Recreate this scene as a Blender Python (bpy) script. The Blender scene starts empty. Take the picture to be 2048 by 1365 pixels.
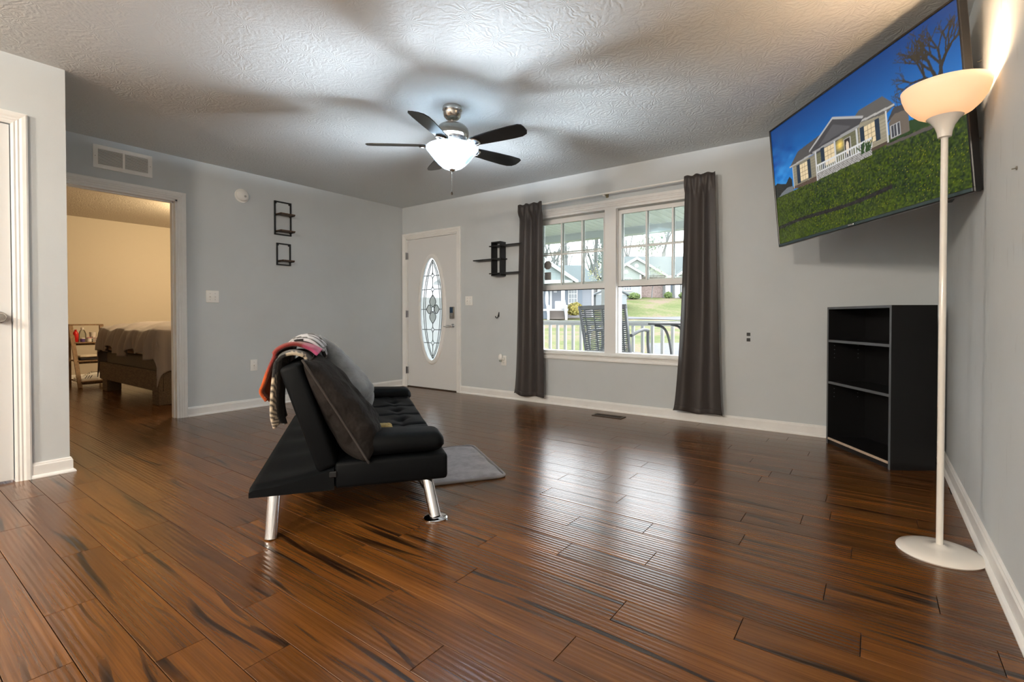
import bpy, bmesh, math, random
import numpy as np
from mathutils import Vector, Matrix

# ------------------------------------------------------------------ camera, world, exposure
scene = bpy.context.scene
COL = scene.collection
random.seed(7)
PI = math.pi

CAM = Vector((5.21, -4.54, 0.94))
YAW = math.radians(36.4)
PITCH = math.atan(14 / 984)
cam_data = bpy.data.cameras.new('camera')
cam_data.sensor_fit = 'HORIZONTAL'
cam_data.sensor_width = 36.0
cam_data.lens = 984 / 2048 * 36.0
cam_data.shift_y = -33.5 / 2048
cam_data.clip_start = 0.05
cam_data.clip_end = 400
cam = bpy.data.objects.new('camera', cam_data)
COL.objects.link(cam)
cam.location = CAM
cam.rotation_euler = (PI / 2 - PITCH, 0, YAW)
scene.camera = cam

SKY = 2.25
world = bpy.data.worlds.new('overcast_sky')
scene.world = world
world.use_nodes = True
bg = world.node_tree.nodes['Background']
bg.inputs[0].default_value = (0.93, 0.97, 1.0, 1)
bg.inputs[1].default_value = SKY

scene.view_settings.view_transform = 'Standard'
scene.view_settings.look = 'None'
scene.view_settings.gamma = 1
scene.view_settings.use_curve_mapping = False
scene.view_settings.exposure = 1.85
scene.cycles.max_bounces = 10
scene.cycles.diffuse_bounces = 5
scene.cycles.transparent_max_bounces = 24
scene.cycles.sample_clamp_indirect = 6.0
scene.cycles.caustics_reflective = False
scene.cycles.caustics_refractive = False

FAN_W, TORCH_W, KITCHEN_W, BEDROOM_W = 150.0, 3.6, 62.0, 36.0

# ------------------------------------------------------------------ materials
def srgb(r, g, b):
    f = lambda c: (c / 255 / 12.92) if c <= 10 else ((c / 255 + 0.055) / 1.055) ** 2.4
    return (f(r), f(g), f(b), 1)

class Nodes:
    def __init__(s, m):
        s.t = m.node_tree
    def add(s, typ, **kw):
        n = s.t.nodes.new(typ)
        for k, v in kw.items():
            if k == 'inp':
                for a, b in v.items():
                    n.inputs[a].default_value = b
            else:
                setattr(n, k, v)
        return n
    def link(s, a, b):
        s.t.links.new(a, b)

def new_mat(name):
    m = bpy.data.materials.new(name)
    m.use_nodes = True
    return m, Nodes(m), m.node_tree.nodes['Principled BSDF']

def mat(name, col, rough=0.6, metal=0.0, spec=0.5, var=0.0, vscale=8.0, bump=0.0, bscale=40.0, stretch=(1, 1, 1),
        sheen=0.0, coat=0.0, emit=None, estr=0.0, detail=4.0, bdist=0.01, col2=None):
    m, N, b = new_mat(name)
    b.inputs['Base Color'].default_value = col
    b.inputs['Roughness'].default_value = rough
    b.inputs['Metallic'].default_value = metal
    b.inputs['Specular IOR Level'].default_value = spec
    if sheen:
        b.inputs['Sheen Weight'].default_value = sheen
        b.inputs['Sheen Roughness'].default_value = 0.4
    if coat:
        b.inputs['Coat Weight'].default_value = coat
        b.inputs['Coat Roughness'].default_value = 0.08
    if emit:
        b.inputs['Emission Color'].default_value = emit
        b.inputs['Emission Strength'].default_value = estr
    if var or bump or col2:
        tc = N.add('ShaderNodeTexCoord')
        mp = N.add('ShaderNodeMapping')
        mp.inputs['Scale'].default_value = stretch
        N.link(tc.outputs['Object'], mp.inputs['Vector'])
    if var or col2:
        nz = N.add('ShaderNodeTexNoise', inp={'Scale': vscale, 'Detail': detail, 'Roughness': 0.6})
        N.link(mp.outputs[0], nz.inputs['Vector'])
        cr = N.add('ShaderNodeValToRGB')
        cr.color_ramp.elements[0].position = 0.35
        cr.color_ramp.elements[1].position = 0.65
        c2 = col2 if col2 else tuple(min(1, c * (1 + var)) for c in col[:3]) + (1,)
        c1 = col if col2 else tuple(c * (1 - var) for c in col[:3]) + (1,)
        cr.color_ramp.elements[0].color = c1
        cr.color_ramp.elements[1].color = c2
        N.link(nz.outputs['Fac'], cr.inputs[0])
        N.link(cr.outputs[0], b.inputs['Base Color'])
    if bump:
        nb = N.add('ShaderNodeTexNoise', inp={'Scale': bscale, 'Detail': 3.0})
        N.link(mp.outputs[0], nb.inputs['Vector'])
        bp = N.add('ShaderNodeBump', inp={'Strength': bump, 'Distance': bdist})
        N.link(nb.outputs['Fac'], bp.inputs['Height'])
        N.link(bp.outputs[0], b.inputs['Normal'])
    return m

M = {}
M['wall'] = mat('wall_paint', (0.60, 0.64, 0.665, 1), 0.75, spec=0.25, var=0.025, vscale=1.7, bump=0.12, bscale=260, bdist=0.002)
M['bedroom_wall'] = mat('lamp_warmed_wall_paint', (0.60, 0.55, 0.47, 1), 0.8, spec=0.2, bump=0.1, bscale=260, bdist=0.002)  # cream tint puts some of the bedroom's warm lamplight into the wall colour
M['trim'] = mat('trim_paint', (0.86, 0.865, 0.86, 1), 0.42, spec=0.45, var=0.03, vscale=5)
M['door'] = mat('door_paint', (0.76, 0.775, 0.785, 1), 0.45, spec=0.4, bump=0.05, bscale=120, bdist=0.002)
M['plastic'] = mat('white_plastic', (0.90, 0.90, 0.88, 1), 0.35)
M['vinyl'] = mat('window_vinyl', (0.82, 0.83, 0.83, 1), 0.4)
M['dark'] = mat('dark_gap', (0.012, 0.012, 0.013, 1), 0.8)
M['black_metal'] = mat('black_metal', (0.013, 0.014, 0.016, 1), 0.45, spec=0.4)
M['chrome'] = mat('chrome', (0.82, 0.82, 0.84, 1), 0.08, metal=1.0)
M['nickel'] = mat('brushed_nickel', (0.52, 0.49, 0.45, 1), 0.24, metal=1.0, bump=0.04, bscale=200, bdist=0.001)
M['steel'] = mat('hinge_steel', (0.4, 0.4, 0.42, 1), 0.35, metal=1.0)
M['shelf_wood'] = mat('rustic_shelf_wood', srgb(84, 64, 48), 0.6, var=0.35, vscale=14, stretch=(1, 6, 6))
M['black_paint'] = mat('black_laminate', (0.009, 0.009, 0.010, 1), 0.38, spec=0.35, bump=0.03, bscale=300, bdist=0.001)
M['edge_grey'] = mat('worn_laminate_edge', (0.10, 0.11, 0.125, 1), 0.35)
M['bare_edge'] = mat('bare_board_edge', srgb(196, 176, 156), 0.7, var=0.1, vscale=30)
M['lamp_white'] = mat('lamp_enamel', (0.80, 0.77, 0.72, 1), 0.22, coat=0.5)
M['curtain'] = mat('charcoal_curtain_cloth', (0.052, 0.044, 0.042, 1), 0.48, spec=0.4, sheen=0.08, bump=0.15, bscale=500, bdist=0.001)
M['futon'] = mat('black_futon_suede', (0.0024, 0.0033, 0.0044, 1), 0.58, spec=0.13, sheen=0.0, bump=0.12, bscale=60, bdist=0.004)
M['pillow_dark'] = mat('dark_grey_velvet', (0.0165, 0.0135, 0.0125, 1), 0.8, spec=0.15, sheen=0.012, var=0.4, vscale=6, bump=0.9, bscale=9, bdist=0.04)
M['pillow_light'] = mat('light_grey_plush', (0.25, 0.265, 0.28, 1), 0.9, sheen=0.3, var=0.18, vscale=12, bump=0.35, bscale=60, bdist=0.006)
M['mat_grey'] = mat('grey_bath_mat', (0.33, 0.31, 0.33, 1), 0.95, sheen=0.5, var=0.15, vscale=20, bump=0.5, bscale=22, bdist=0.01)
M['mat_edge'] = mat('mat_binding', (0.26, 0.25, 0.26, 1), 0.9, sheen=0.3)
M['toy'] = mat('tan_plush', srgb(186, 166, 112), 0.95, var=0.15, vscale=60)
M['tv_black'] = mat('tv_frame', (0.010, 0.010, 0.011, 1), 0.28)
M['tv_foot'] = mat('tv_lower_strip', (0.05, 0.08, 0.09, 1), 0.22)
M['register'] = mat('bronze_register', (0.05, 0.032, 0.02, 1), 0.4, metal=0.4)
M['bed_wood'] = mat('weathered_bed_wood', srgb(98, 84, 70), 0.75, var=0.35, vscale=9, stretch=(2, 12, 12), bump=0.2, bscale=20)
M['boxspring'] = mat('grey_boxspring_cloth', srgb(112, 104, 96), 0.95, var=0.12, vscale=60)
M['comforter'] = mat('grey_comforter', srgb(142, 134, 132), 0.9, sheen=0.3, bump=0.15, bscale=18, bdist=0.01)
M['ladder_wood'] = mat('ladder_shelf_wood', srgb(136, 110, 84), 0.7, var=0.2, vscale=10, stretch=(6, 6, 1))
M['sheet'] = mat('white_sheet', (0.7, 0.68, 0.66, 1), 0.9)

def m_ceiling(name, col):
    m, N, b = new_mat(name)
    b.inputs['Base Color'].default_value = col
    b.inputs['Roughness'].default_value = 0.85
    b.inputs['Specular IOR Level'].default_value = 0.2
    tc = N.add('ShaderNodeTexCoord')
    sc_ = 5.2
    mp = N.add('ShaderNodeMapping'); mp.inputs['Scale'].default_value = (sc_, sc_, sc_)
    N.link(tc.outputs['Object'], mp.inputs['Vector'])
    wn = N.add('ShaderNodeTexNoise', inp={'Scale': 5.0, 'Detail': 2.0})
    N.link(mp.outputs[0], wn.inputs['Vector'])
    wsub = N.add('ShaderNodeVectorMath', operation='SUBTRACT'); wsub.inputs[1].default_value = (0.5, 0.5, 0.5)
    N.link(wn.outputs['Color'], wsub.inputs[0])
    wmul = N.add('ShaderNodeVectorMath', operation='SCALE'); wmul.inputs['Scale'].default_value = 0.22
    N.link(wsub.outputs[0], wmul.inputs[0])
    wadd = N.add('ShaderNodeVectorMath', operation='ADD')
    N.link(mp.outputs[0], wadd.inputs[0]); N.link(wmul.outputs[0], wadd.inputs[1])
    vo = N.add('ShaderNodeTexVoronoi', voronoi_dimensions='2D')
    vo.inputs['Scale'].default_value = 1.0
    N.link(wadd.outputs[0], vo.inputs['Vector'])
    su = N.add('ShaderNodeVectorMath', operation='SUBTRACT')
    N.link(wadd.outputs[0], su.inputs[0]); N.link(vo.outputs['Position'], su.inputs[1])
    sx = N.add('ShaderNodeSeparateXYZ'); N.link(su.outputs[0], sx.inputs[0])
    at = N.add('ShaderNodeMath', operation='ARCTAN2')
    N.link(sx.outputs['Y'], at.inputs[0]); N.link(sx.outputs['X'], at.inputs[1])
    mu = N.add('ShaderNodeMath', operation='MULTIPLY'); mu.inputs[1].default_value = 15.0
    N.link(at.outputs[0], mu.inputs[0])
    n2 = N.add('ShaderNodeTexNoise', inp={'Scale': 4.0, 'Detail': 2.0})
    N.link(mp.outputs[0], n2.inputs['Vector'])
    ma = N.add('ShaderNodeMath', operation='MULTIPLY_ADD'); ma.inputs[1].default_value = 14.0
    N.link(n2.outputs['Fac'], ma.inputs[0]); N.link(mu.outputs[0], ma.inputs[2])
    si = N.add('ShaderNodeMath', operation='SINE'); N.link(ma.outputs[0], si.inputs[0])
    n3 = N.add('ShaderNodeTexNoise', inp={'Scale': 26.0, 'Detail': 3.0})
    N.link(mp.outputs[0], n3.inputs['Vector'])
    ad = N.add('ShaderNodeMath', operation='MULTIPLY_ADD'); ad.inputs[1].default_value = 2.2
    N.link(n3.outputs['Fac'], ad.inputs[0]); N.link(si.outputs[0], ad.inputs[2])
    bp = N.add('ShaderNodeBump', inp={'Strength': 0.42, 'Distance': 0.0013})
    N.link(ad.outputs[0], bp.inputs['Height'])
    N.link(bp.outputs[0], b.inputs['Normal'])
    return m
M['ceiling'] = m_ceiling('brushed_ceiling_plaster', (0.70, 0.73, 0.735, 1))
M['bedroom_ceiling'] = m_ceiling('bedroom_ceiling_plaster', (0.62, 0.58, 0.52, 1))

def m_plank():
    m, N, b = new_mat('scraped_plank_wood')
    tc = N.add('ShaderNodeTexCoord')
    oi = N.add('ShaderNodeObjectInfo')
    cx = N.add('ShaderNodeCombineXYZ')
    for k, f in (('X', 37.0), ('Y', 11.0), ('Z', 71.0)):
        mm = N.add('ShaderNodeMath', operation='MULTIPLY'); mm.inputs[1].default_value = f
        N.link(oi.outputs['Random'], mm.inputs[0]); N.link(mm.outputs[0], cx.inputs[k])
    ad = N.add('ShaderNodeVectorMath', operation='ADD')
    N.link(tc.outputs['Object'], ad.inputs[0]); N.link(cx.outputs[0], ad.inputs[1])
    def noise(scale3, sc, det, dist=0.0, rough=0.55):
        mp = N.add('ShaderNodeMapping'); mp.inputs['Scale'].default_value = scale3
        N.link(ad.outputs[0], mp.inputs['Vector'])
        nz = N.add('ShaderNodeTexNoise', inp={'Scale': sc, 'Detail': det, 'Distortion': dist, 'Roughness': rough})
        N.link(mp.outputs[0], nz.inputs['Vector'])
        return nz
    fine = noise((3.2, 250, 5), 1.0, 4)
    tone = noise((0.9, 16, 1), 1.0, 3, 0.2)
    # grain that wanders a little across the board, so that the mineral streaks run long and taper
    wv = noise((1.3, 2.0, 1), 1.0, 1.0)
    wz = N.add('ShaderNodeMath', operation='MULTIPLY_ADD'); wz.inputs[1].default_value = 0.14
    sxyz = N.add('ShaderNodeSeparateXYZ'); N.link(ad.outputs[0], sxyz.inputs[0])
    N.link(wv.outputs['Fac'], wz.inputs[0]); N.link(sxyz.outputs['Y'], wz.inputs[2])
    cmb = N.add('ShaderNodeCombineXYZ'); N.link(sxyz.outputs['X'], cmb.inputs['X']); N.link(wz.outputs[0], cmb.inputs['Y']); N.link(sxyz.outputs['Z'], cmb.inputs['Z'])
    smp = N.add('ShaderNodeMapping'); smp.inputs['Scale'].default_value = (1.35, 31, 1); N.link(cmb.outputs[0], smp.inputs['Vector'])
    streak = N.add('ShaderNodeTexNoise', inp={'Scale': 1.0, 'Detail': 1.2, 'Roughness': 0.45}); N.link(smp.outputs[0], streak.inputs['Vector'])
    cr = N.add('ShaderNodeValToRGB')
    e = cr.color_ramp.elements
    e[0].position = 0.25; e[0].color = srgb(80, 48, 20)
    e[1].position = 0.75; e[1].color = srgb(130, 82, 33)
    x = e.new(0.5); x.color = srgb(103, 63, 25)
    N.link(tone.outputs['Fac'], cr.inputs[0])
    mf = N.add('ShaderNodeMix', data_type='RGBA', blend_type='MULTIPLY'); mf.inputs['Factor'].default_value = 0.55
    fr = N.add('ShaderNodeValToRGB')
    fr.color_ramp.elements[0].position = 0.3; fr.color_ramp.elements[0].color = (0.45, 0.42, 0.4, 1)
    fr.color_ramp.elements[1].position = 0.65; fr.color_ramp.elements[1].color = (1.1, 1.1, 1.1, 1)
    N.link(fine.outputs['Fac'], fr.inputs[0])
    N.link(cr.outputs[0], mf.inputs['A']); N.link(fr.outputs[0], mf.inputs['B'])
    # dark mineral streaks
    sr = N.add('ShaderNodeValToRGB')
    sr.color_ramp.elements[0].position = 0.605; sr.color_ramp.elements[0].color = (0, 0, 0, 1)
    sr.color_ramp.elements[1].position = 0.70; sr.color_ramp.elements[1].color = (1, 1, 1, 1)
    N.link(streak.outputs['Fac'], sr.inputs[0])
    sm = N.add('ShaderNodeMath', operation='MULTIPLY'); sm.inputs[1].default_value = 0.93
    N.link(sr.outputs[0], sm.inputs[0])
    ms = N.add('ShaderNodeMix', data_type='RGBA', blend_type='MIX')
    ms.inputs['B'].default_value = srgb(24, 15, 10)
    N.link(sm.outputs[0], ms.inputs['Factor']); N.link(mf.outputs['Result'], ms.inputs['A'])
    # board to board tone
    hv = N.add('ShaderNodeHueSaturation')
    vr = N.add('ShaderNodeMapRange'); vr.inputs['To Min'].default_value = 0.82; vr.inputs['To Max'].default_value = 1.14
    N.link(oi.outputs['Random'], vr.inputs['Value']); N.link(vr.outputs[0], hv.inputs['Value'])
    N.link(ms.outputs['Result'], hv.inputs['Color'])
    N.link(hv.outputs[0], b.inputs['Base Color'])
    rr = N.add('ShaderNodeMapRange'); rr.inputs['To Min'].default_value = 0.17; rr.inputs['To Max'].default_value = 0.27
    N.link(fine.outputs['Fac'], rr.inputs['Value']); N.link(rr.outputs[0], b.inputs['Roughness'])
    b.inputs['Specular IOR Level'].default_value = 0.7
    # scraped ridges running along the board
    rid = noise((1.6, 30, 1), 1.0, 1.0, 0.3)
    ph = N.add('ShaderNodeMath', operation='MULTIPLY'); ph.inputs[1].default_value = 5.0; N.link(rid.outputs['Fac'], ph.inputs[0])
    yy = N.add('ShaderNodeMath', operation='MULTIPLY_ADD'); yy.inputs[1].default_value = 2 * PI / 0.0185
    N.link(sxyz.outputs['Y'], yy.inputs[0]); N.link(ph.outputs[0], yy.inputs[2])
    wav = N.add('ShaderNodeMath', operation='SINE'); N.link(yy.outputs[0], wav.inputs[0])
    bp = N.add('ShaderNodeBump', inp={'Strength': 0.5, 'Distance': 0.00030})
    N.link(wav.outputs[0], bp.inputs['Height'])
    bp2 = N.add('ShaderNodeBump', inp={'Strength': 0.25, 'Distance': 0.0006})
    N.link(fine.outputs['Fac'], bp2.inputs['Height']); N.link(bp.outputs[0], bp2.inputs['Normal'])
    N.link(bp2.outputs[0], b.inputs['Normal'])
    return m
M['plank'] = m_plank()

def m_glass(name, tint, refl=0.08):
    m, N, b = new_mat(name)
    N.t.nodes.remove(b)
    out = N.t.nodes['Material Output']
    tr = N.add('ShaderNodeBsdfTransparent'); tr.inputs[0].default_value = tint
    gl = N.add('ShaderNodeBsdfGlossy'); gl.inputs['Roughness'].default_value = 0.02
    mx = N.add('ShaderNodeMixShader')
    fr = N.add('ShaderNodeFresnel'); fr.inputs[0].default_value = 1.45
    mu = N.add('ShaderNodeMath', operation='MULTIPLY'); mu.inputs[1].default_value = refl * 10
    N.link(fr.outputs[0], mu.inputs[0])
    N.link(mu.outputs[0], mx.inputs[0]); N.link(tr.outputs[0], mx.inputs[1]); N.link(gl.outputs[0], mx.inputs[2])
    N.link(mx.outputs[0], out.inputs[0])
    return m
M['glass'] = m_glass('window_glass', (0.955, 0.978, 0.970, 1))
M['clear'] = m_glass('clear_bottle', (0.85, 0.88, 0.86, 1))

def m_translucent(name, col, trans, transp=0.0, rough=0.3, var=0.0, vscale=10):
    m, N, b = new_mat(name)
    out = N.t.nodes['Material Output']
    b.inputs['Base Color'].default_value = col
    b.inputs['Roughness'].default_value = rough
    tl = N.add('ShaderNodeBsdfTranslucent'); tl.inputs[0].default_value = col
    mx = N.add('ShaderNodeMixShader'); mx.inputs[0].default_value = trans
    N.link(b.outputs[0], mx.inputs[1]); N.link(tl.outputs[0], mx.inputs[2])
    last = mx
    if transp:
        tp = N.add('ShaderNodeBsdfTransparent')
        m2 = N.add('ShaderNodeMixShader'); m2.inputs[0].default_value = transp
        N.link(mx.outputs[0], m2.inputs[1]); N.link(tp.outputs[0], m2.inputs[2]); last = m2
    if var:
        nz = N.add('ShaderNodeTexNoise', inp={'Scale': vscale, 'Detail': 4.0, 'Distortion': 1.5})
        tc = N.add('ShaderNodeTexCoord'); N.link(tc.outputs['Object'], nz.inputs['Vector'])
        mr = N.add('ShaderNodeMix', data_type='RGBA')
        mr.inputs['A'].default_value = tuple(c * (1 - var) for c in col[:3]) + (1,)
        mr.inputs['B'].default_value = col
        N.link(nz.outputs['Fac'], mr.inputs['Factor'])
        N.link(mr.outputs['Result'], tl.inputs[0]); N.link(mr.outputs['Result'], b.inputs['Base Color'])
    N.link(last.outputs[0], out.inputs[0])
    return m
M['alabaster'] = m_translucent('alabaster_glass', (0.33, 0.375, 0.405, 1), 0.48, 0.03, 0.2, 0.35, 9)
M['lamp_shade'] = m_translucent('torchiere_plastic', (0.78, 0.70, 0.62, 1), 0.19, 0, 0.4)
M['frosted'] = m_translucent('frosted_door_glass', (0.46, 0.50, 0.53, 1), 0.72, 0.10, 0.15, 0.08, 40)
M['textured'] = m_translucent('textured_door_glass', (0.36, 0.39, 0.36, 1), 0.5, 0.25, 0.1, 0.2, 60)
M['came'] = mat('lead_came', (0.07, 0.085, 0.09, 1), 0.5, metal=0.2)

def m_emit(name, col, s):
    m, N, b = new_mat(name)
    b.inputs['Base Color'].default_value = (0.8, 0.8, 0.8, 1)
    b.inputs['Emission Color'].default_value = col
    b.inputs['Emission Strength'].default_value = s
    return m
M['bulb_cool'] = m_emit('cool_bulb', (0.85, 0.93, 1, 1), 25)
M['bulb_warm'] = m_emit('warm_bulb', (1, 0.7, 0.42, 1), 12)
M['dome'] = m_emit('lit_ceiling_dome', (1, 0.86, 0.68, 1), 3.0)

def m_attr(name, rough=0.8, emit=0.0, sheen=0.0, bump=0.0):
    m, N, b = new_mat(name)
    a = N.add('ShaderNodeVertexColor', layer_name='Col')
    if emit:
        b.inputs['Base Color'].default_value = (0.004, 0.004, 0.005, 1)
        N.link(a.outputs[0], b.inputs['Emission Color'])
        b.inputs['Emission Strength'].default_value = emit
    else:
        N.link(a.outputs[0], b.inputs['Base Color'])
    b.inputs['Roughness'].default_value = rough
    if sheen: b.inputs['Sheen Weight'].default_value = sheen
    if bump:
        nb = N.add('ShaderNodeTexNoise', inp={'Scale': 90.0, 'Detail': 2.0})
        bp = N.add('ShaderNodeBump', inp={'Strength': bump, 'Distance': 0.006})
        N.link(nb.outputs['Fac'], bp.inputs['Height']); N.link(bp.outputs[0], b.inputs['Normal'])
    return m
M['screen'] = m_attr('lit_tv_picture', 0.25, emit=0.25)
M['knit'] = m_attr('coloured_knit', 0.95, sheen=0.3, bump=0.6)

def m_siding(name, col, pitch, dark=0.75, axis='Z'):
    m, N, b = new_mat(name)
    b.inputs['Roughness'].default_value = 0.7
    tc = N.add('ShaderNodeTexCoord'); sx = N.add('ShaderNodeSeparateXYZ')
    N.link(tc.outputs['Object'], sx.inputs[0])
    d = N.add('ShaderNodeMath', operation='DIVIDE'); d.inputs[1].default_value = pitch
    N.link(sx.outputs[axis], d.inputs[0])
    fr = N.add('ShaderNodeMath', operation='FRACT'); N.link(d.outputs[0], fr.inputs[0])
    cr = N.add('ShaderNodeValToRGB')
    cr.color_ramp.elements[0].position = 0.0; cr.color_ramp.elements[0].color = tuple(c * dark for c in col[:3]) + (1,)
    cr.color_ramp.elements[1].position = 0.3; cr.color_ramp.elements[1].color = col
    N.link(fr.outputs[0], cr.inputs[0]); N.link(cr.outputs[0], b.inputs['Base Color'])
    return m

# ------------------------------------------------------------------ mesh helpers
class MB:
    def __init__(s):
        s.v = []; s.f = []; s.c = []
    def raw(s, verts, faces):
        n = len(s.v)
        s.v += [Vector(p) for p in verts]
        s.f += [tuple(i + n for i in f) for f in faces]
        return s
    def box(s, a, b):
        x0, y0, z0 = a; x1, y1, z1 = b
        return s.raw([(x0, y0, z0), (x1, y0, z0), (x1, y1, z0), (x0, y1, z0), (x0, y0, z1), (x1, y0, z1), (x1, y1, z1), (x0, y1, z1)],
                     [(3, 2, 1, 0), (4, 5, 6, 7), (0, 1, 5, 4), (1, 2, 6, 5), (2, 3, 7, 6), (3, 0, 4, 7)])
    def rbox(s, a, b, r=0.005, seg=2, mtx=None):
        bm = bmesh.new()
        bmesh.ops.create_cube(bm, size=1)
        c = [(a[i] + b[i]) / 2 for i in range(3)]; d = [abs(b[i] - a[i]) for i in range(3)]
        for v in bm.verts:
            v.co = Vector((c[0] + v.co.x * d[0], c[1] + v.co.y * d[1], c[2] + v.co.z * d[2]))
        r = min(r, min(d) * 0.49)
        bmesh.ops.bevel(bm, geom=list(bm.edges), offset=r, segments=seg, affect='EDGES', profile=0.5)
        bm.verts.index_update()
        vs = [(mtx @ v.co) if mtx else v.co.copy() for v in bm.verts]
        fs = [tuple(v.index for v in f.verts) for f in bm.faces]
        bm.free()
        return s.raw(vs, fs)
    def bar(s, p, q, w, h, up=(0, 0, 1), r=0.0):
        p, q = Vector(p), Vector(q); d = q - p; L = d.length; d.normalize()
        up = Vector(up)
        if abs(d.dot(up)) > 0.98: up = Vector((0, 1, 0)) if abs(d.y) < 0.9 else Vector((1, 0, 0))
        x = d; y = up.cross(x).normalized(); z = x.cross(y)
        mt = Matrix((( x.x, y.x, z.x, p.x), (x.y, y.y, z.y, p.y), (x.z, y.z, z.z, p.z), (0, 0, 0, 1)))
        if r: return s.rbox((0, -w / 2, -h / 2), (L, w / 2, h / 2), r, 1, mt)
        t = MB().box((0, -w / 2, -h / 2), (L, w / 2, h / 2))
        return s.raw([mt @ v for v in t.v], t.f)
    def tube(s, pts, r, n=8, cap=True, closed=False):
        pts = [Vector(p) for p in pts]
        rs = r if isinstance(r, (list, tuple)) else [r] * len(pts)
        N = len(pts); base = len(s.v); prev = None
        for i, p in enumerate(pts):
            if closed: d = pts[(i + 1) % N] - pts[i - 1]
            else: d = pts[min(i + 1, N - 1)] - pts[max(i - 1, 0)]
            d.normalize()
            if prev is None:
                a = Vector((0, 0, 1)) if abs(d.z) < 0.9 else Vector((1, 0, 0))
                x = d.cross(a).normalized()
            else:
                x = (prev - d * prev.dot(d)).normalized()
            prev = x; y = d.cross(x)
            for k in range(n):
                t = 2 * PI * k / n
                s.v.append(p + (x * math.cos(t) + y * math.sin(t)) * rs[i])
        for i in range(N if closed else N - 1):
            j = (i + 1) % N
            for k in range(n):
                k2 = (k + 1) % n
                s.f.append((base + i * n + k, base + i * n + k2, base + j * n + k2, base + j * n + k))
        if cap and not closed:
            s.f.append(tuple(base + k for k in range(n))[::-1])
            s.f.append(tuple(base + (N - 1) * n + k for k in range(n)))
        return s
    def lathe(s, prof, n=32, c=(0, 0, 0), cap=True):
        base = len(s.v); c = Vector(c)
        for r, z in prof:
            for k in range(n):
                t = 2 * PI * k / n
                s.v.append(c + Vector((r * math.cos(t), r * math.sin(t), z)))
        for i in range(len(prof) - 1):
            for k in range(n):
                k2 = (k + 1) % n
                s.f.append((base + i * n + k, base + i * n + k2, base + (i + 1) * n + k2, base + (i + 1) * n + k))
        if cap:
            if prof[0][0] > 1e-4: s.f.append(tuple(base + k for k in range(n))[::-1])
            if prof[-1][0] > 1e-4: s.f.append(tuple(base + (len(prof) - 1) * n + k for k in range(n)))
        return s
    def prism(s, poly, fn, d0, d1):
        """poly: 2d points; fn(a,b,d)->3d; extruded from d0 to d1"""
        n = len(poly)
        vs = [fn(a, b, d0) for a, b in poly] + [fn(a, b, d1) for a, b in poly]
        fs = [tuple(range(n))[::-1], tuple(range(n, 2 * n))] + [(i, (i + 1) % n, n + (i + 1) % n, n + i) for i in range(n)]
        return s.raw(vs, fs)
    def grid(s, fn, nu, nv, thick=None, closed_u=False):
        base = len(s.v)
        for j in range(nv + 1):
            for i in range(nu + 1):
                s.v.append(Vector(fn(i / nu, j / nv)))
        for j in range(nv):
            for i in range(nu):
                a = base + j * (nu + 1) + i
                s.f.append((a, a + 1, a + nu + 2, a + nu + 1))
        return s
    def ball(s, c, r, n=12, m=8, sc=(1, 1, 1), fn=None):
        base = len(s.v); c = Vector(c)
        for j in range(m + 1):
            ph = -PI / 2 + PI * j / m
            for k in range(n):
                t = 2 * PI * k / n
                p = Vector((math.cos(ph) * math.cos(t) * sc[0], math.cos(ph) * math.sin(t) * sc[1], math.sin(ph) * sc[2])) * r
                if fn: p = p * fn(p)
                s.v.append(c + p)
        for j in range(m):
            for k in range(n):
                k2 = (k + 1) % n
                s.f.append((base + j * n + k, base + j * n + k2, base + (j + 1) * n + k2, base + (j + 1) * n + k))
        return s

W = {}
def wm(o):
    return W.get(o.name, Matrix.Identity(4)) if o else Matrix.Identity(4)

def obj(name, mb, m, parent=None, smooth=None, local=False, origin=None, solid=0.0):
    """one mesh object; vertices given in world space (or in the parent's space with local=True)"""
    me = bpy.data.meshes.new(name)
    inv = Matrix.Identity(4)
    o_m = Matrix.Identity(4)
    if parent is not None:
        o_m = wm(parent)
        if not local: inv = o_m.inverted()
    elif origin is not None:
        o_m = Matrix.Translation(origin); inv = o_m.inverted()
    vs = [tuple(inv @ v) for v in mb.v]
    me.from_pydata(vs, [], mb.f)
    if mb.c:
        at = me.color_attributes.new('Col', 'FLOAT_COLOR', 'POINT')
        at.data.foreach_set('color', np.array(mb.c, dtype=np.float32).ravel())
    bm = bmesh.new(); bm.from_mesh(me)
    bmesh.ops.recalc_face_normals(bm, faces=bm.faces); bm.to_mesh(me); bm.free()
    me.materials.append(M[m] if isinstance(m, str) else m)
    if smooth is not None:
        me.polygons.foreach_set('use_smooth', [True] * len(me.polygons))
        me.set_sharp_from_angle(angle=math.radians(smooth))
    o = bpy.data.objects.new(name, me)
    COL.objects.link(o)
    if parent is not None: o.parent = parent
    elif origin is not None: o.location = origin
    if solid:
        md = o.modifiers.new('thickness', 'SOLIDIFY'); md.thickness = solid; md.offset = 0
    W[o.name] = o_m
    return o

def tag(o, label, cat, group=None):
    o['label'] = label; o['category'] = cat
    if group: o['group'] = group
    return o

def thing(name, label, cat, loc, rz=0.0, group=None, mtx=None):
    o = bpy.data.objects.new(name, None)
    COL.objects.link(o)
    o.empty_display_size = 0.1
    mt = mtx if mtx is not None else Matrix.Translation(loc) @ Matrix.Rotation(rz, 4, 'Z')
    o.matrix_world = mt
    W[o.name] = mt.copy()
    return tag(o, label, cat, group)

def struct(name, mb, m, parent=None, smooth=None):
    o = obj(name, mb, m, parent, smooth)
    if parent is None: o['kind'] = 'structure'
    return o

def struct_empty(name, loc):
    o = bpy.data.objects.new(name, None); COL.objects.link(o)
    o.location = loc; W[o.name] = Matrix.Translation(loc); o['kind'] = 'structure'
    return o

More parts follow.
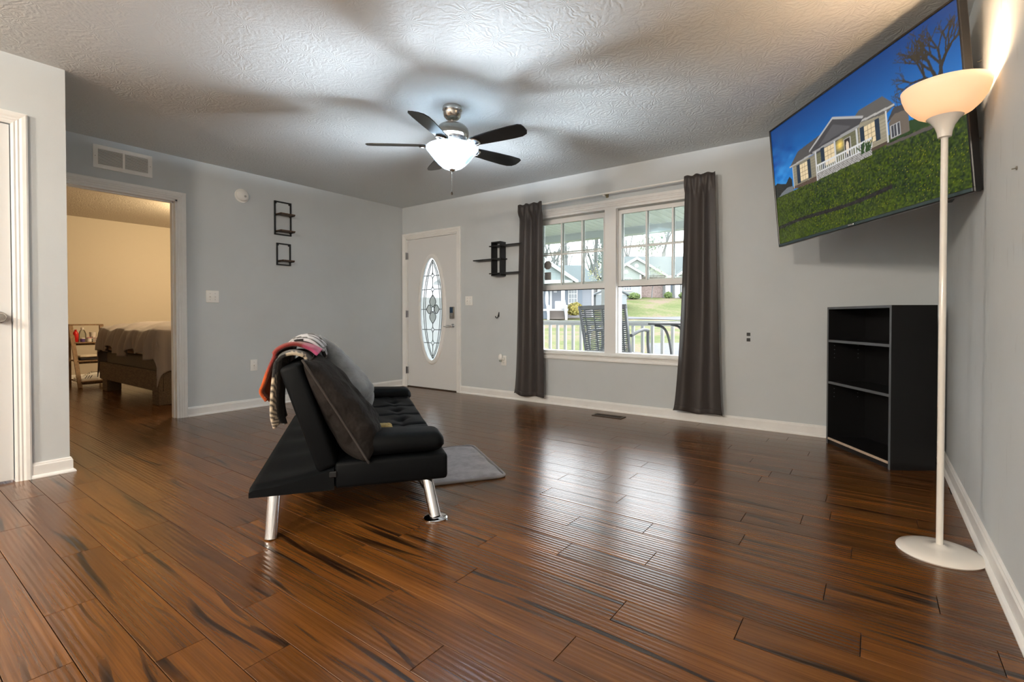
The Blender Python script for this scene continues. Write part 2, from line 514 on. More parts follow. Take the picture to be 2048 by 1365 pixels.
def copy_tree(root, mtx, label=None, group=None):
    r = root.copy(); COL.objects.link(r); r.matrix_world = mtx; W[r.name] = mtx.copy()
    if label: r['label'] = label
    if group: r['group'] = group
    for ch in [c for c in bpy.data.objects if c.parent == root]:
        c = ch.copy(); COL.objects.link(c); c.parent = r
        for g in [k for k in bpy.data.objects if k.parent == ch]:
            d = g.copy(); COL.objects.link(d); d.parent = c
    return r

def spline(pts, n):
    """Catmull-Rom through pts, n samples"""
    P = [Vector(p) for p in pts]; P = [P[0] * 2 - P[1]] + P + [P[-1] * 2 - P[-2]]
    out = []; m = len(P) - 3
    for i in range(n):
        t = i / (n - 1) * m; k = min(int(t), m - 1); t -= k
        a, b, c, d = P[k:k + 4]
        out.append(0.5 * ((2 * b) + (c - a) * t + (2 * a - 5 * b + 4 * c - d) * t * t + (3 * b - 3 * c + d - a) * t ** 3))
    return out

def point_light(name, loc, watts, col, radius, parent=None):
    l = bpy.data.lights.new(name, 'POINT'); l.energy = watts; l.color = col; l.shadow_soft_size = radius
    o = bpy.data.objects.new(name, l); COL.objects.link(o)
    if parent is not None:
        o.parent = parent; o.location = wm(parent).inverted() @ Vector(loc)
    else: o.location = loc
    return o

# ------------------------------------------------------------------ room shell
H = 2.43
RX = 5.575          # right wall
BX = -4.284         # far wall of the bedroom
REAR = -8.6
CLX, CLY = 1.268, -3.735   # closet block corner

# floor: dark subfloor with boards on it
floor = struct('floor', MB().box((BX - 0.1, REAR - 0.1, -0.09), (RX + 0.12, 0.14, -0.012)), 'dark')
PITCH_Y, LEN = 0.1297, 0.98
row_joint = {0: 3.865, 1: 3.578, 2: 4.224, 3: 3.894, 4: 4.51, 5: 4.02, 6: 4.556, 7: 4.887, 8: 4.205, 9: 4.516,
             10: 4.10, 11: 4.405, 12: 4.766, 13: 5.143, 14: 4.72, -1: 3.64, -2: 3.12}
def plank_bm(L, Wd):
    t = MB(); g = 0.0011; b = 0.0006
    x0, x1, y0, y1 = g, L - g, g, Wd - g
    t.raw([(x0, y0, -0.012), (x1, y0, -0.012), (x1, y1, -0.012), (x0, y1, -0.012),
           (x0, y0, -b), (x1, y0, -b), (x1, y1, -b), (x0, y1, -b),
           (x0 + b, y0 + b, 0), (x1 - b, y0 + b, 0), (x1 - b, y1 - b, 0), (x0 + b, y1 - b, 0)],
          [(0, 1, 5, 4), (1, 2, 6, 5), (2, 3, 7, 6), (3, 0, 4, 7), (4, 5, 9, 8), (5, 6, 10, 9), (6, 7, 11, 10), (7, 4, 8, 11), (8, 9, 10, 11)])
    return t
fw = Vector((-math.sin(YAW), math.cos(YAW), 0)); rt = Vector((math.cos(YAW), math.sin(YAW), 0))
def seen_size(x, y, L):
    best = 0
    for k in (0.1, 0.5, 0.9):
        v = Vector((x + L * k, y, 0)) - CAM
        d = v.dot(fw)
        if d < 0.6: continue
        a = v.dot(rt) / d
        if abs(a) > 1.12: continue
        best = max(best, 1 / d)
    if x < -0.1 and best:            # the bedroom is only seen through its doorway
        yy = CAM.y + (y - CAM.y) * (0 - CAM.x) / (x + L / 2 - CAM.x)
        if not (-3.65 < yy < -2.55): best = 0
    return best
cells = []
k0 = int((REAR + 3.92) / PITCH_Y) - 1
for k in range(k0, 32):
    y0 = -3.92 + k * PITCH_Y; y1 = y0 + PITCH_Y
    if y0 > 0.0: break
    y1 = min(y1, 0.0)
    rj = row_joint.get(k, random.Random(k * 13 + 5).uniform(0, LEN))
    xs = rj - math.ceil((rj - BX) / LEN) * LEN
    lo, hi = BX, RX
    x = xs
    while x < hi:
        a, b = max(x, lo), min(x + LEN, hi)
        if b - a > 0.03: cells.append((a, y0, b - a, y1 - y0))
        x += LEN
cells.sort(key=lambda c: -seen_size(c[0], c[1] + c[3] / 2, c[2]))
full = None; rest = MB()
for i, (x, y, L, Wd) in enumerate(cells):
    if i < 292 and seen_size(x, y + Wd / 2, L) > 0:
        if abs(L - LEN) < 1e-6 and abs(Wd - PITCH_Y) < 1e-6 and full is not None:
            o = bpy.data.objects.new('plank', full); COL.objects.link(o); o.parent = floor
        else:
            o = obj('plank', plank_bm(L, Wd), 'plank', floor, local=True)
            if abs(L - LEN) < 1e-6 and abs(Wd - PITCH_Y) < 1e-6: full = o.data
        o.location = (x, y, 0)
    else:
        t = plank_bm(L, Wd)
        rest.raw([v + Vector((x, y, 0)) for v in t.v], t.f)
o = obj('planks_beyond', rest, 'plank', floor, local=True); o['kind'] = 'stuff'

struct('ceiling', MB().box((-0.06, REAR - 0.1, H), (RX + 0.12, 0.14, H + 0.1)), 'ceiling')
struct('ceiling_bedroom', MB().box((BX - 0.1, -5.0, H), (-0.06, 0.14, H + 0.1)), 'bedroom_ceiling')

# back wall with door and window openings
DX0, DX1, DZ = 0.078, 1.012, 2.0
WX0, WX1, WZ0, WZ1 = 2.17, 4.0, 0.56, 2.04
t = MB()
for a, b, z0, z1 in ((-0.06, DX0, 0, H), (DX0, DX1, DZ, H), (DX1, WX0, 0, H), (WX0, WX1, 0, WZ0), (WX0, WX1, WZ1, H), (WX1, RX + 0.12, 0, H)):
    t.box((a, 0, z0), (b, 0.14, z1))
struct('wall_back', t, 'wall')
struct('wall_bedroom_back', MB().box((BX - 0.1, 0, 0), (-0.06, 0.14, H)), 'bedroom_wall')
# left wall with the bedroom doorway
BY0, BY1, BZ = -3.505, -2.70, 2.03
t = MB()
for a, b, z0, z1 in ((-5.0, BY0, 0, H), (BY0, BY1, BZ, H), (BY1, 0, 0, H)):
    t.box((-0.06, a, z0), (0, b, z1))
struct('wall_left', t, 'wall')
t = MB()
for a, b, z0, z1 in ((-5.0, BY0, 0, H), (BY0, BY1, BZ, H), (BY1, 0, 0, H)):
    t.box((-0.12, a, z0), (-0.06, b, z1))
struct('wall_bedroom_near', t, 'bedroom_wall')
struct('wall_bedroom_far', MB().box((BX - 0.1, -5.0, 0), (BX, 0.0, H)), 'bedroom_wall')
struct('wall_bedroom_side', MB().box((BX, -5.0, 0), (-0.12, -4.9, H)), 'bedroom_wall')

def m_right_wall():
    m = M['wall'].copy(); m.name = 'scuffed_wall_paint'
    N = Nodes(m); b = m.node_tree.nodes['Principled BSDF']
    src = b.inputs['Base Color'].links[0].from_socket
    tc = N.add('ShaderNodeTexCoord'); mp = N.add('ShaderNodeMapping'); mp.inputs['Scale'].default_value = (1, 26, 5)
    N.link(tc.outputs['Object'], mp.inputs['Vector'])
    nz = N.add('ShaderNodeTexNoise', inp={'Scale': 1.3, 'Detail': 4.0}); N.link(mp.outputs[0], nz.inputs['Vector'])
    cr = N.add('ShaderNodeValToRGB'); cr.color_ramp.elements[0].position = 0.64; cr.color_ramp.elements[1].position = 0.8
    cr.color_ramp.elements[0].color = (0, 0, 0, 1); cr.color_ramp.elements[1].color = (0.45, 0.45, 0.45, 1)
    N.link(nz.outputs['Fac'], cr.inputs[0])
    mx = N.add('ShaderNodeMix', data_type='RGBA'); mx.inputs['B'].default_value = (0.27, 0.27, 0.27, 1)
    N.link(cr.outputs[0], mx.inputs['Factor']); N.link(src, mx.inputs['A'])
    N.link(mx.outputs['Result'], b.inputs['Base Color'])
    return m
M['wall_scuffed'] = m_right_wall()
struct('wall_right', MB().box((RX, REAR, 0), (RX + 0.12, 0.0, H)), 'wall_scuffed')
struct('wall_rear', MB().box((CLX, REAR - 0.1, 0), (RX, REAR, H)), 'wall')
# closet block on the left, with its door opening
CDY0, CDY1, CDZ = -4.74, -3.972, 2.035
t = MB()
t.box((CLX - 0.11, CDY1, 0), (CLX, CLY, H)); t.box((CLX - 0.11, CDY0, CDZ), (CLX, CDY1, H)); t.box((CLX - 0.11, REAR, 0), (CLX, CDY0, H))
t.box((0, CLY - 0.11, 0), (CLX - 0.11, CLY, H))
struct('wall_closet', t, 'wall')

# mouldings
CAS = [(0.0, 0.0), (0.0, 0.008), (0.010, 0.012), (0.018, 0.010), (0.026, 0.014), (0.034, 0.012), (0.044, 0.017), (0.060, 0.019), (0.068, 0.016), (0.068, 0.0)]
def casing(prof, a0, a1, top, fn, bottom=None):
    """mitred frame round an opening: fn(a, z, h) -> point; open at the floor unless bottom is given"""
    mb = MB(); n = len(prof); rows = []
    for w, h in prof:
        if bottom is None:
            rows.append([fn(a0 - w, 0, h), fn(a0 - w, top + w, h), fn(a1 + w, top + w, h), fn(a1 + w, 0, h)])
        else:
            rows.append([fn(a0 - w, bottom - w, h), fn(a0 - w, top + w, h), fn(a1 + w, top + w, h), fn(a1 + w, bottom - w, h)])
    k = 4
    vs = [p for r in rows for p in r]
    segs = [(0, 1), (1, 2), (2, 3)] + ([(3, 0)] if bottom is not None else [])
    fs = []
    for i in range(n):
        j = (i + 1) % n
        for s0, s1 in segs:
            fs.append((i * k + s0, i * k + s1, j * k + s1, j * k + s0))
    if bottom is None:
        fs.append(tuple(i * k for i in range(n))); fs.append(tuple(i * k + 3 for i in range(n)))
    return mb.raw(vs, fs)
BASE = [(0, 0), (0.026, 0), (0.026, 0.006), (0.021, 0.014), (0.013, 0.019), (0.013, 0.072), (0.009, 0.080), (0.009, 0.084), (0.004, 0.090), (0, 0.090)]
def baseboard(name, p, q, nrm, ext0=0.0, ext1=0.0):
    p, q, nrm = Vector(p), Vector(q), Vector(nrm); d = (q - p).normalized()
    mb = MB(); n = len(BASE); vs = []
    for o, z in BASE: vs.append(p - d * o * ext0 + nrm * o + Vector((0, 0, z)))
    for o, z in BASE: vs.append(q + d * o * ext1 + nrm * o + Vector((0, 0, z)))
    fs = [tuple(range(n)), tuple(range(n, 2 * n))] + [(i, (i + 1) % n, n + (i + 1) % n, n + i) for i in range(n)]
    return struct(name, mb.raw(vs, fs), 'trim')
baseboard('baseboard_back', (1.075, 0, 0), (RX, 0, 0), (0, -1, 0))
baseboard('baseboard_left', (0, -2.632, 0), (0, 0, 0), (1, 0, 0))
baseboard('baseboard_right', (RX, REAR, 0), (RX, -0.027, 0), (-1, 0, 0))
baseboard('baseboard_closet', (CLX, -3.904, 0), (CLX, CLY, 0), (1, 0, 0), 0, 1)
baseboard('baseboard_closet_return', (CLX, CLY, 0), (0.03, CLY, 0), (0, 1, 0), 1, 0)
baseboard('baseboard_bedroom', (BX, -4.9, 0), (BX, 0, 0), (1, 0, 0))

struct('trim_1', casing(CAS, BY0 + 0.0, BY1, BZ, lambda a, z, h: (h, a, z)), 'trim')            # bedroom doorway
t = MB(); t.box((-0.125, BY1 - 0.016, 0), (0.002, BY1 + 0.001, BZ)); t.box((-0.125, BY0 - 0.001, 0), (0.002, BY0 + 0.016, BZ)); t.box((-0.125, BY0, BZ - 0.016), (0.002, BY1, BZ + 0.001))
t.box((-0.08, BY1 - 0.027, 0), (-0.045, BY1 - 0.016, BZ - 0.016)); t.box((-0.08, BY0, BZ - 0.028), (-0.045, BY1, BZ - 0.016))
struct('trim_2', t, 'trim')                                                                    # its jamb
struct('trim_3', casing(CAS, CDY0, CDY1, CDZ, lambda a, z, h: (CLX + h, a, z)), 'trim')          # closet door casing
struct('trim_4', casing(CAS, DX0, DX1, DZ, lambda a, z, h: (a, -h, z)), 'trim')                  # front door casing
t = MB(); t.box((DX0 - 0.001, -0.002, 0), (DX0 + 0.014, 0.14, DZ)); t.box((DX1 - 0.012, -0.002, 0), (DX1 + 0.001, 0.14, DZ)); t.box((DX0, -0.002, DZ - 0.012), (DX1, 0.14, DZ + 0.001))
struct('trim_5', t, 'trim')

# ---- closet door at the left edge
d2 = struct_empty('door_2', (CLX, -4.35, 0))
obj('slab', MB().rbox((CLX - 0.045, CDY0 + 0.005, 0.012), (CLX - 0.008, CDY1 - 0.004, CDZ - 0.004), 0.002, 1), 'door', d2)
obj('jamb_strip', MB().box((CLX - 0.11, CDY1 - 0.0035, 0), (CLX - 0.046, CDY1 + 0.0, CDZ)), 'trim', d2)
kb = MB().lathe([(0.0, 0.062), (0.02, 0.061), (0.027, 0.05), (0.027, 0.042), (0.016, 0.03), (0.012, 0.012), (0.032, 0.008), (0.032, 0)], 20, cap=False)
mt = Matrix.Translation((CLX - 0.008, -4.028, 0.94)) @ Matrix.Rotation(PI / 2, 4, 'Y')
obj('knob', MB().raw([mt @ v for v in kb.v], kb.f), 'nickel', d2, 40)
obj('strike_plate', MB().rbox((CLX - 0.010, CDY1 - 0.0034, 0.915), (CLX + 0.0035, CDY1 + 0.006, 0.968), 0.001, 1), 'steel', d2)

# ---- front door with oval leaded glass
d1 = struct_empty('door_1', (0.55, 0.03, 0))
SX0, SX1, SZ0, SZ1 = 0.094, 0.999, 0.012, 1.986
OX, OZ, OA, OB = 0.545, 1.045, 0.232, 0.700
def slab_mesh():
    mb = MB(); n = 64; el = []; rc = []
    for k in range(n):
        tt = 2 * PI * k / n
        el.append((OX + OA * math.cos(tt), OZ + OB * math.sin(tt)))
        dx, dz = math.cos(tt) * (SX1 - SX0) / 2, math.sin(tt) * (SZ1 - SZ0) / 2
        s = 1 / max(abs(dx) / ((SX1 - SX0) / 2), abs(dz) / ((SZ1 - SZ0) / 2))
        rc.append(((SX0 + SX1) / 2 + dx * s, (SZ0 + SZ1) / 2 + dz * s))
    vs = []
    for y in (0.020, 0.064):
        vs += [(a, y, z) for a, z in el] + [(a, y, z) for a, z in rc]
    fs = []
    for k in range(n):
        j = (k + 1) % n
        fs += [(k, j, n + j, n + k), (2 * n + k, 2 * n + j, 3 * n + j, 3 * n + k), (k, j, 2 * n + j, 2 * n + k), (n + k, n + j, 3 * n + j, 3 * n + k)]
    return mb.raw(vs, fs)
obj('slab', slab_mesh(), 'door', d1, 30)
def ell(a, b, y, n=64, c=(OX, OZ)):
    return [(c[0] + a * math.cos(2 * PI * k / n), y, c[1] + b * math.sin(2 * PI * k / n)) for k in range(n)]
t = MB()
prof = [(0.012, 0.004), (0.012, 0.020), (-0.004, 0.021), (-0.020, 0.014), (-0.028, 0.004), (-0.034, -0.002)]
n = 64; vs = []; fs = []
pr = [(-0.030, 0.020), (-0.030, 0.006), (-0.018, 0.000), (-0.004, 0.003), (0.008, 0.000), (0.022, 0.008), (0.028, 0.020)]
for w, y in pr: vs += ell(OA + w, OB + w, y, n)
for i in range(len(pr) - 1):
    for k in range(n):
        fs.append((i * n + k, i * n + (k + 1) % n, (i + 1) * n + (k + 1) % n, (i + 1) * n + k))
obj('oval_frame', MB().raw(vs, fs), 'trim', d1, 50)
vs = ell(OA - 0.005, OB - 0.005, 0.040, 64); obj('pane', MB().raw(vs, [tuple(range(64))]), 'frosted', d1)
# leading
t = MB(); Yc = 0.036; R_ = 0.0046
GA, GB = OA - 0.032, OB - 0.032
for f in (0.84, 0.68):
    pts = []
    for k in range(49):
        z = -1 + 2 * k / 48
        pts.append((OX - GA * f * (1 - z * z) ** 0.8, Yc, OZ + GB * (0.97 if f > 0.7 else 0.93) * z))
    t.tube(pts, R_, 5); t.tube([(2 * OX - x, y, z) for x, y, z in pts], R_, 5)
dia = [0.62, 0.36, -0.36, -0.62]
zs = [1.0, 0.70]
def dz(q): return OZ + GB * q
segs = [(0.97, 0.68), (0.60, 0.42), (0.36, 0.24), (-0.26, -0.36), (-0.44, -0.62), (-0.70, -0.97)]
for a, b in segs: t.tube([(OX, Yc, dz(a)), (OX, Yc, dz(b))], R_, 5)
for q in (0.66, 0.39, 0.0, -0.40, -0.66):
    e = GA * math.sqrt(max(0, 1 - q * q)) + 0.01
    i = 0.11 if q == 0 else 0.035
    t.tube([(OX - e, Yc, dz(q)), (OX - i, Yc, dz(q))], R_, 5); t.tube([(OX + i, Yc, dz(q)), (OX + e, Yc, dz(q))], R_, 5)
def star(q, w=0.036, h=0.044):
    c = (OX, dz(q)); pts = []
    for k in range(4):
        a0, a1 = k * PI / 2, (k + 1) * PI / 2
        p0 = (c[0] + w * math.cos(a0), c[1] + h * math.sin(a0)); p1 = (c[0] + w * math.cos(a1), c[1] + h * math.sin(a1))
        mm = (c[0] + (p0[0] + p1[0] - 2 * c[0]) * 0.33, c[1] + (p0[1] + p1[1] - 2 * c[1]) * 0.33)
        pts += [(p0[0], Yc, p0[1]), (mm[0], Yc, mm[1])]
    t.tube(pts, R_, 5, closed=True)
for q in (0.66, 0.39, -0.40, -0.66): star(q)
def petal(cx, cz, dx, dz_, w):
    pts = []
    for k in range(13):
        s = k / 12; pts.append((cx + dx * s - dz_ * w * math.sin(PI * s ** 0.8) , Yc, cz + dz_ * s + dx * w * math.sin(PI * s ** 0.8)))
    q = []
    for k in range(12, -1, -1):
        s = k / 12; q.append((cx + dx * s + dz_ * w * math.sin(PI * s ** 0.8), Yc, cz + dz_ * s - dx * w * math.sin(PI * s ** 0.8)))
    return pts + q[1:-1]
pet = [petal(OX, OZ + 0.03, 0, 0.16, 0.36), petal(OX, OZ - 0.03, 0, -0.16, 0.36), petal(OX - 0.025, OZ, -0.095, 0, 0.62), petal(OX + 0.025, OZ, 0.095, 0, 0.62)]
for p in pet: t.tube(p, R_, 5, closed=True)
t.tube(ell(0.030, 0.036, Yc, 20), R_, 5, closed=True)
obj('leading', t, 'came', d1, 60)
for p in pet: obj('petal_pane', MB().raw([(x, 0.0385, z) for x, y, z in p], [tuple(range(len(p)))]), 'textured', d1)
for z in (1.77, 0.985, 0.223):
    t = MB().rbox((0.070, -0.004, z - 0.045), (0.096, 0.019, z + 0.045), 0.001, 1); t.tube([(0.083, -0.012, z - 0.048), (0.083, -0.012, z + 0.048)], 0.006, 8)
    obj('hinge', t, 'steel', d1)
kp = obj('keypad_lock', MB().rbox((0.885, -0.008, 0.922), (0.953, 0.020, 1.072), 0.006, 2), 'nickel', d1, 40)
obj('keypad_screen', MB().rbox((0.891, -0.0095, 0.995), (0.947, -0.006, 1.066), 0.002, 1), mat('keypad_screen', (0.02, 0.045, 0.09, 1), 0.15), kp)
obj('thumb_turn', MB().rbox((0.902, -0.016, 0.950), (0.936, -0.006, 0.962), 0.003, 1), 'steel', kp)
lv = MB(); rs = MB().lathe([(0.0, 0.012), (0.024, 0.012), (0.029, 0.006), (0.029, 0)], 24, cap=False)
mt = Matrix.Translation((0.925, 0.020, 0.832)) @ Matrix.Rotation(PI / 2, 4, 'X')
lv.raw([mt @ v for v in rs.v], rs.f); lv.tube([(0.925, 0.010, 0.832), (0.925, -0.040, 0.832)], 0.010, 10)
lv.tube(spline([(0.930, -0.040, 0.832), (0.885, -0.042, 0.836), (0.845, -0.040, 0.824), (0.812, -0.038, 0.826)], 12), [0.009, 0.0095, 0.0095, 0.009, 0.0085, 0.008, 0.0075, 0.007, 0.007, 0.0065, 0.006, 0.005], 8)
obj('lever_handle', lv, 'chrome', d1, 40)
obj('threshold', MB().box((DX0 + 0.014, 0.0, 0), (DX1 - 0.012, 0.14, 0.011)), 'register', d1)

# ---- double window
w1 = struct_empty('window_1', (3.08, 0.07, WZ0))
obj('casing', casing(CAS, WX0, WX1, WZ1, lambda a, z, h: (a, -h, z), bottom=WZ0 - 0.0), 'trim', w1)
t = MB(); t.rbox((WX0 - 0.085, -0.034, WZ0 - 0.014), (WX1 + 0.085, 0.02, WZ0 + 0.004), 0.004, 2)
obj('stool', t, 'trim', w1)
t = MB()
t.box((WX0, 0.0, WZ0), (WX0 + 0.028, 0.14, WZ1)); t.box((WX1 - 0.028, 0.0, WZ0), (WX1, 0.14, WZ1)); t.box((WX0, 0.0, WZ1 - 0.022), (WX1, 0.14, WZ1)); t.box((WX0, 0.0, WZ0), (WX1, 0.14, WZ0 + 0.024))
obj('frame', t, 'vinyl', w1)
t = MB().rbox((3.018, 0.0, WZ0 + 0.02), (3.142, 0.14, WZ1 - 0.02), 0.003, 1)
t.box((3.012, 0.03, WZ0 + 0.02), (3.148, 0.035, WZ1 - 0.02))
obj('mullion', t, 'vinyl', w1)
def sash(x0, x1, z0, z1, y, st=0.036):
    mb = MB()
    y0, y1 = y - 0.014, y + 0.014
    mb.box((x0, y0, z0), (x0 + st, y1, z1)); mb.box((x1 - st, y0, z0), (x1, y1, z1))
    mb.box((x0 + st, y0, z1 - st), (x1 - st, y1, z1)); mb.box((x0 + st, y0, z0), (x1 - st, y1, z0 + 0.052))
    s = obj('sash', mb, 'vinyl', w1)
    gx0, gx1, gz0, gz1 = x0 + st, x1 - st, z0 + 0.052, z1 - st
    obj('pane', MB().box((gx0, y - 0.003, gz0), (gx1, y + 0.003, gz1)), 'glass', s)
    for k in (1, 2):
        xx = gx0 + (gx1 - gx0) * k / 3; obj('muntin', MB().box((xx - 0.008, y - 0.006, gz0), (xx + 0.008, y + 0.006, gz1)), 'vinyl', s)
    zz = (gz0 + gz1) / 2
    obj('muntin', MB().box((gx0, y - 0.0065, zz - 0.008), (gx1, y + 0.0065, zz + 0.008)), 'vinyl', s)
    return s
for xa, xb, dzz in ((WX0 + 0.028, 3.018, 0.0), (3.142, WX1 - 0.028, 0.012)):
    sash(xa, xb, 1.262, 2.016, 0.105)                  # upper sash
    s = sash(xa, xb, 1.236 + dzz, 1.99 + dzz, 0.062)    # lower sash, pushed up
    obj('bottom_seal', MB().box((xa, 0.046, 1.229 + dzz), (xb, 0.078, 1.236 + dzz)), 'dark', s)
    for side in (xa, xb):
        sgn = 1 if side == xa else -1
        obj('side_track', MB().box((min(side, side + sgn * 0.012), 0.04, WZ0 + 0.024), (max(side, side + sgn * 0.012), 0.12, 1.236)), 'vinyl', w1)
stk = [(0.5 / math.cos(PI / 8) * math.cos(PI / 8 + k * PI / 4), 0.5 / math.cos(PI / 8) * math.sin(PI / 8 + k * PI / 4)) for k in range(8)]
m_stk = mat('sticker_back', srgb(160, 158, 156), 0.7, var=0.12, vscale=60)
sk = MB().prism([(2.311 + a * 0.092, 1.512 + b * 0.092) for a, b in stk], lambda a, b, d: (a, d, b), 0.0565, 0.0585)
tag(obj('window_sticker', sk, m_stk, origin=(2.311, 0.0575, 1.512)), 'grey octagonal sticker on the upper window pane', 'sticker')
sk = MB().rbox((2.270, 0.0565, 1.350), (2.352, 0.0585, 1.434), 0.0009, 1)
tag(obj('window_sticker', sk, m_stk, origin=(2.311, 0.0575, 1.392)), 'grey square sticker below the octagonal one on glass', 'sticker')

# ------------------------------------------------------------------ ceiling fan
def ceiling_fan():
    c = Vector((2.79, -1.97, 0)); Z = 2.145
    f = thing('ceiling_fan', 'five blade ceiling fan with lit alabaster glass bowl and nickel motor', 'ceiling fan', (c.x, c.y, H))
    P = lambda pr, n=40, **k: MB().lathe(pr, n, c, **k)
    obj('canopy', P([(0.066, H), (0.070, 2.418), (0.069, 2.405), (0.060, 2.398), (0.066, 2.385), (0.060, 2.36), (0.042, 2.342), (0.024, 2.336), (0.0, 2.336)], cap=False), 'nickel', f, 35)
    obj('downrod', P([(0.0125, 2.34), (0.0125, 2.29)], 16), 'nickel', f, 35)
    obj('motor_housing', P([(0.014, 2.305), (0.06, 2.303), (0.094, 2.292), (0.112, 2.272), (0.118, 2.245), (0.116, 2.222), (0.104, 2.208), (0.100, 2.208)], cap=False), mat('motor_nickel', (0.26, 0.235, 0.20, 1), 0.16, metal=1.0), f, 35)
    band = obj('vent_band', P([(0.1, 2.209), (0.099, 2.2), (0.092, 2.178), (0.070, 2.168), (0.0, 2.168)], cap=False), mat('bright_nickel', (0.28, 0.28, 0.28, 1), 0.3, metal=0.9), f, 35)
    for k in range(20):
        a = 2 * PI * k / 20
        mt = Matrix.Translation(c + Vector((0, 0, 2.194))) @ Matrix.Rotation(a, 4, 'Z') @ Matrix.Translation((0.0965, 0, 0))
        obj('vent_slot', MB().rbox((-0.003, -0.009, -0.005), (0.002, 0.009, 0.005), 0.001, 1, mt), 'dark', band)
    m_blade = mat('black_blade', (0.004, 0.005, 0.007, 1), 0.30, spec=0.5)
    for k in range(5):
        a = math.radians(4 + 72 * k)
        base = Matrix.Translation(c + Vector((0, 0, Z + 0.008))) @ Matrix.Rotation(a, 4, 'Z')
        mt = base @ Matrix.Rotation(math.radians(-13), 4, 'X')
        out = [(0.175, -0.040), (0.20, -0.048), (0.36, -0.060), (0.50, -0.065), (0.575, -0.062), (0.598, -0.050), (0.604, -0.020), (0.602, 0.020), (0.585, 0.050), (0.545, 0.066), (0.48, 0.068), (0.36, 0.062), (0.20, 0.050), (0.175, 0.040)]
        obj('blade', MB().prism(out, lambda x, y, d: mt @ Vector((x, y, d)), -0.003, 0.003), m_blade, f)
        ir = MB()
        loop = [(0.085, 0.0), (0.13, -0.018), (0.165, -0.034), (0.205, -0.036), (0.225, -0.02), (0.228, 0.0), (0.225, 0.02), (0.205, 0.036), (0.165, 0.034), (0.13, 0.018)]
        ir.tube([base @ Matrix.Rotation(math.radians(-13) * min(1, max(0, (p.x - 0.09) / 0.1)), 4, 'X') @ Vector((p.x, p.y, -0.009 + 0.03 * max(0, (0.15 - p.x) / 0.07))) for p in spline([(q[0], q[1], 0) for q in loop + loop[:1]], 40)], 0.0062, 6)
        ir.bar(base @ Vector((0.06, 0, 0.024)), base @ Vector((0.135, 0, 0.0)), 0.022, 0.006)
        obj('blade_iron', ir, 'nickel', f, 50)
    # light kit
    obj('light_fitter', P([(0.06, 2.170), (0.062, 2.150), (0.088, 2.142), (0.088, 2.136), (0.0, 2.134)], cap=False), 'nickel', f, 35)
    bowl_out = [(0.182, 2.142), (0.186, 2.138), (0.184, 2.130), (0.170, 2.112), (0.150, 2.085), (0.122, 2.050), (0.098, 2.025), (0.070, 2.003), (0.040, 1.990), (0.012, 1.986)]
    bowl_in = [(0.010, 1.991), (0.038, 1.995), (0.067, 2.008), (0.094, 2.029), (0.118, 2.054), (0.146, 2.088), (0.166, 2.115), (0.178, 2.134), (0.182, 2.142)]
    obj('glass_bowl', P(bowl_out + bowl_in, 48, cap=False), 'alabaster', f, 60)
    obj('finial', P([(0.0, 1.972), (0.010, 1.974), (0.020, 1.982), (0.022, 1.988), (0.010, 1.992), (0.006, 2.0), (0.006, 2.134)], 16, cap=False), 'nickel', f, 40)
    for s, q in ((-1, (-0.052, -0.03)), (1, (0.052, 0.03))):
        obj('bulb', MB().ball(c + Vector((q[0], q[1], 2.083)), 0.026, 12, 8, (1, 1, 1.5)), 'bulb_cool', f, 60)
    pc = MB()
    for k in range(26): pc.ball((c.x + 0.006, c.y - 0.012, 1.972 - k * 0.0056), 0.0024, 6, 4)
    ch = obj('pull_chain', pc, 'nickel', f)
    obj('chain_pull', MB().lathe([(0.0, 1.805), (0.006, 1.807), (0.0075, 1.815), (0.003, 1.828), (0.0, 1.83)], 10, (c.x + 0.006, c.y - 0.012, 0), cap=False), 'register', ch, 50)
    for s, q in ((-1, (-0.052, -0.03)), (1, (0.052, 0.03))):
        point_light('fan_bulb_light', (c.x + q[0] * 0.4, c.y + q[1] * 0.4, 2.118), FAN_W / 2, (0.80, 0.90, 1.0), 0.03, f)
ceiling_fan()

# ------------------------------------------------------------------ torchiere floor lamp
def floor_lamp():
    x, y = 5.425, -1.965
    f = thing('floor_lamp', 'white torchiere floor lamp with lit upturned bowl shade', 'floor lamp', (x, y, 0))
    c = (x, y, 0)
    obj('base', MB().lathe([(0.0, 0.0), (0.136, 0.0), (0.139, 0.005), (0.134, 0.012), (0.105, 0.022), (0.06, 0.029), (0.025, 0.031), (0.014, 0.038), (0.0, 0.038)], 48, c, cap=False), 'lamp_white', f, 40)
    obj('pole', MB().lathe([(0.0115, 0.034), (0.0115, 0.58), (0.0118, 0.581), (0.0118, 1.12), (0.0115, 1.121), (0.0115, 1.655)], 18, c), 'lamp_white', f, 40)
    obj('neck', MB().lathe([(0.012, 1.645), (0.0215, 1.648), (0.024, 1.668), (0.031, 1.69), (0.044, 1.712), (0.058, 1.726), (0.0, 1.727)], 36, c, cap=False), 'lamp_white', f, 40)
    po = [(0.040, 1.722), (0.062, 1.728), (0.086, 1.742), (0.108, 1.764), (0.125, 1.792), (0.135, 1.822), (0.139, 1.846)]
    pi_ = [(r - 0.0035, z + 0.002) for r, z in po[::-1]]
    obj('bowl_shade', MB().lathe(po + [(0.137, 1.848)] + pi_[0:], 56, c, cap=False), 'lamp_shade', f, 60)
    obj('socket', MB().lathe([(0.016, 1.726), (0.016, 1.765), (0.0, 1.765)], 14, c, cap=False), 'plastic', f, 40)
    obj('bulb', MB().ball((x, y, 1.79), 0.026, 14, 9, (1, 1, 1.2)), 'bulb_warm', f, 60)
    point_light('torchiere_light', (x, y, 1.826), TORCH_W, (1.0, 0.68, 0.40), 0.05, f)
floor_lamp()

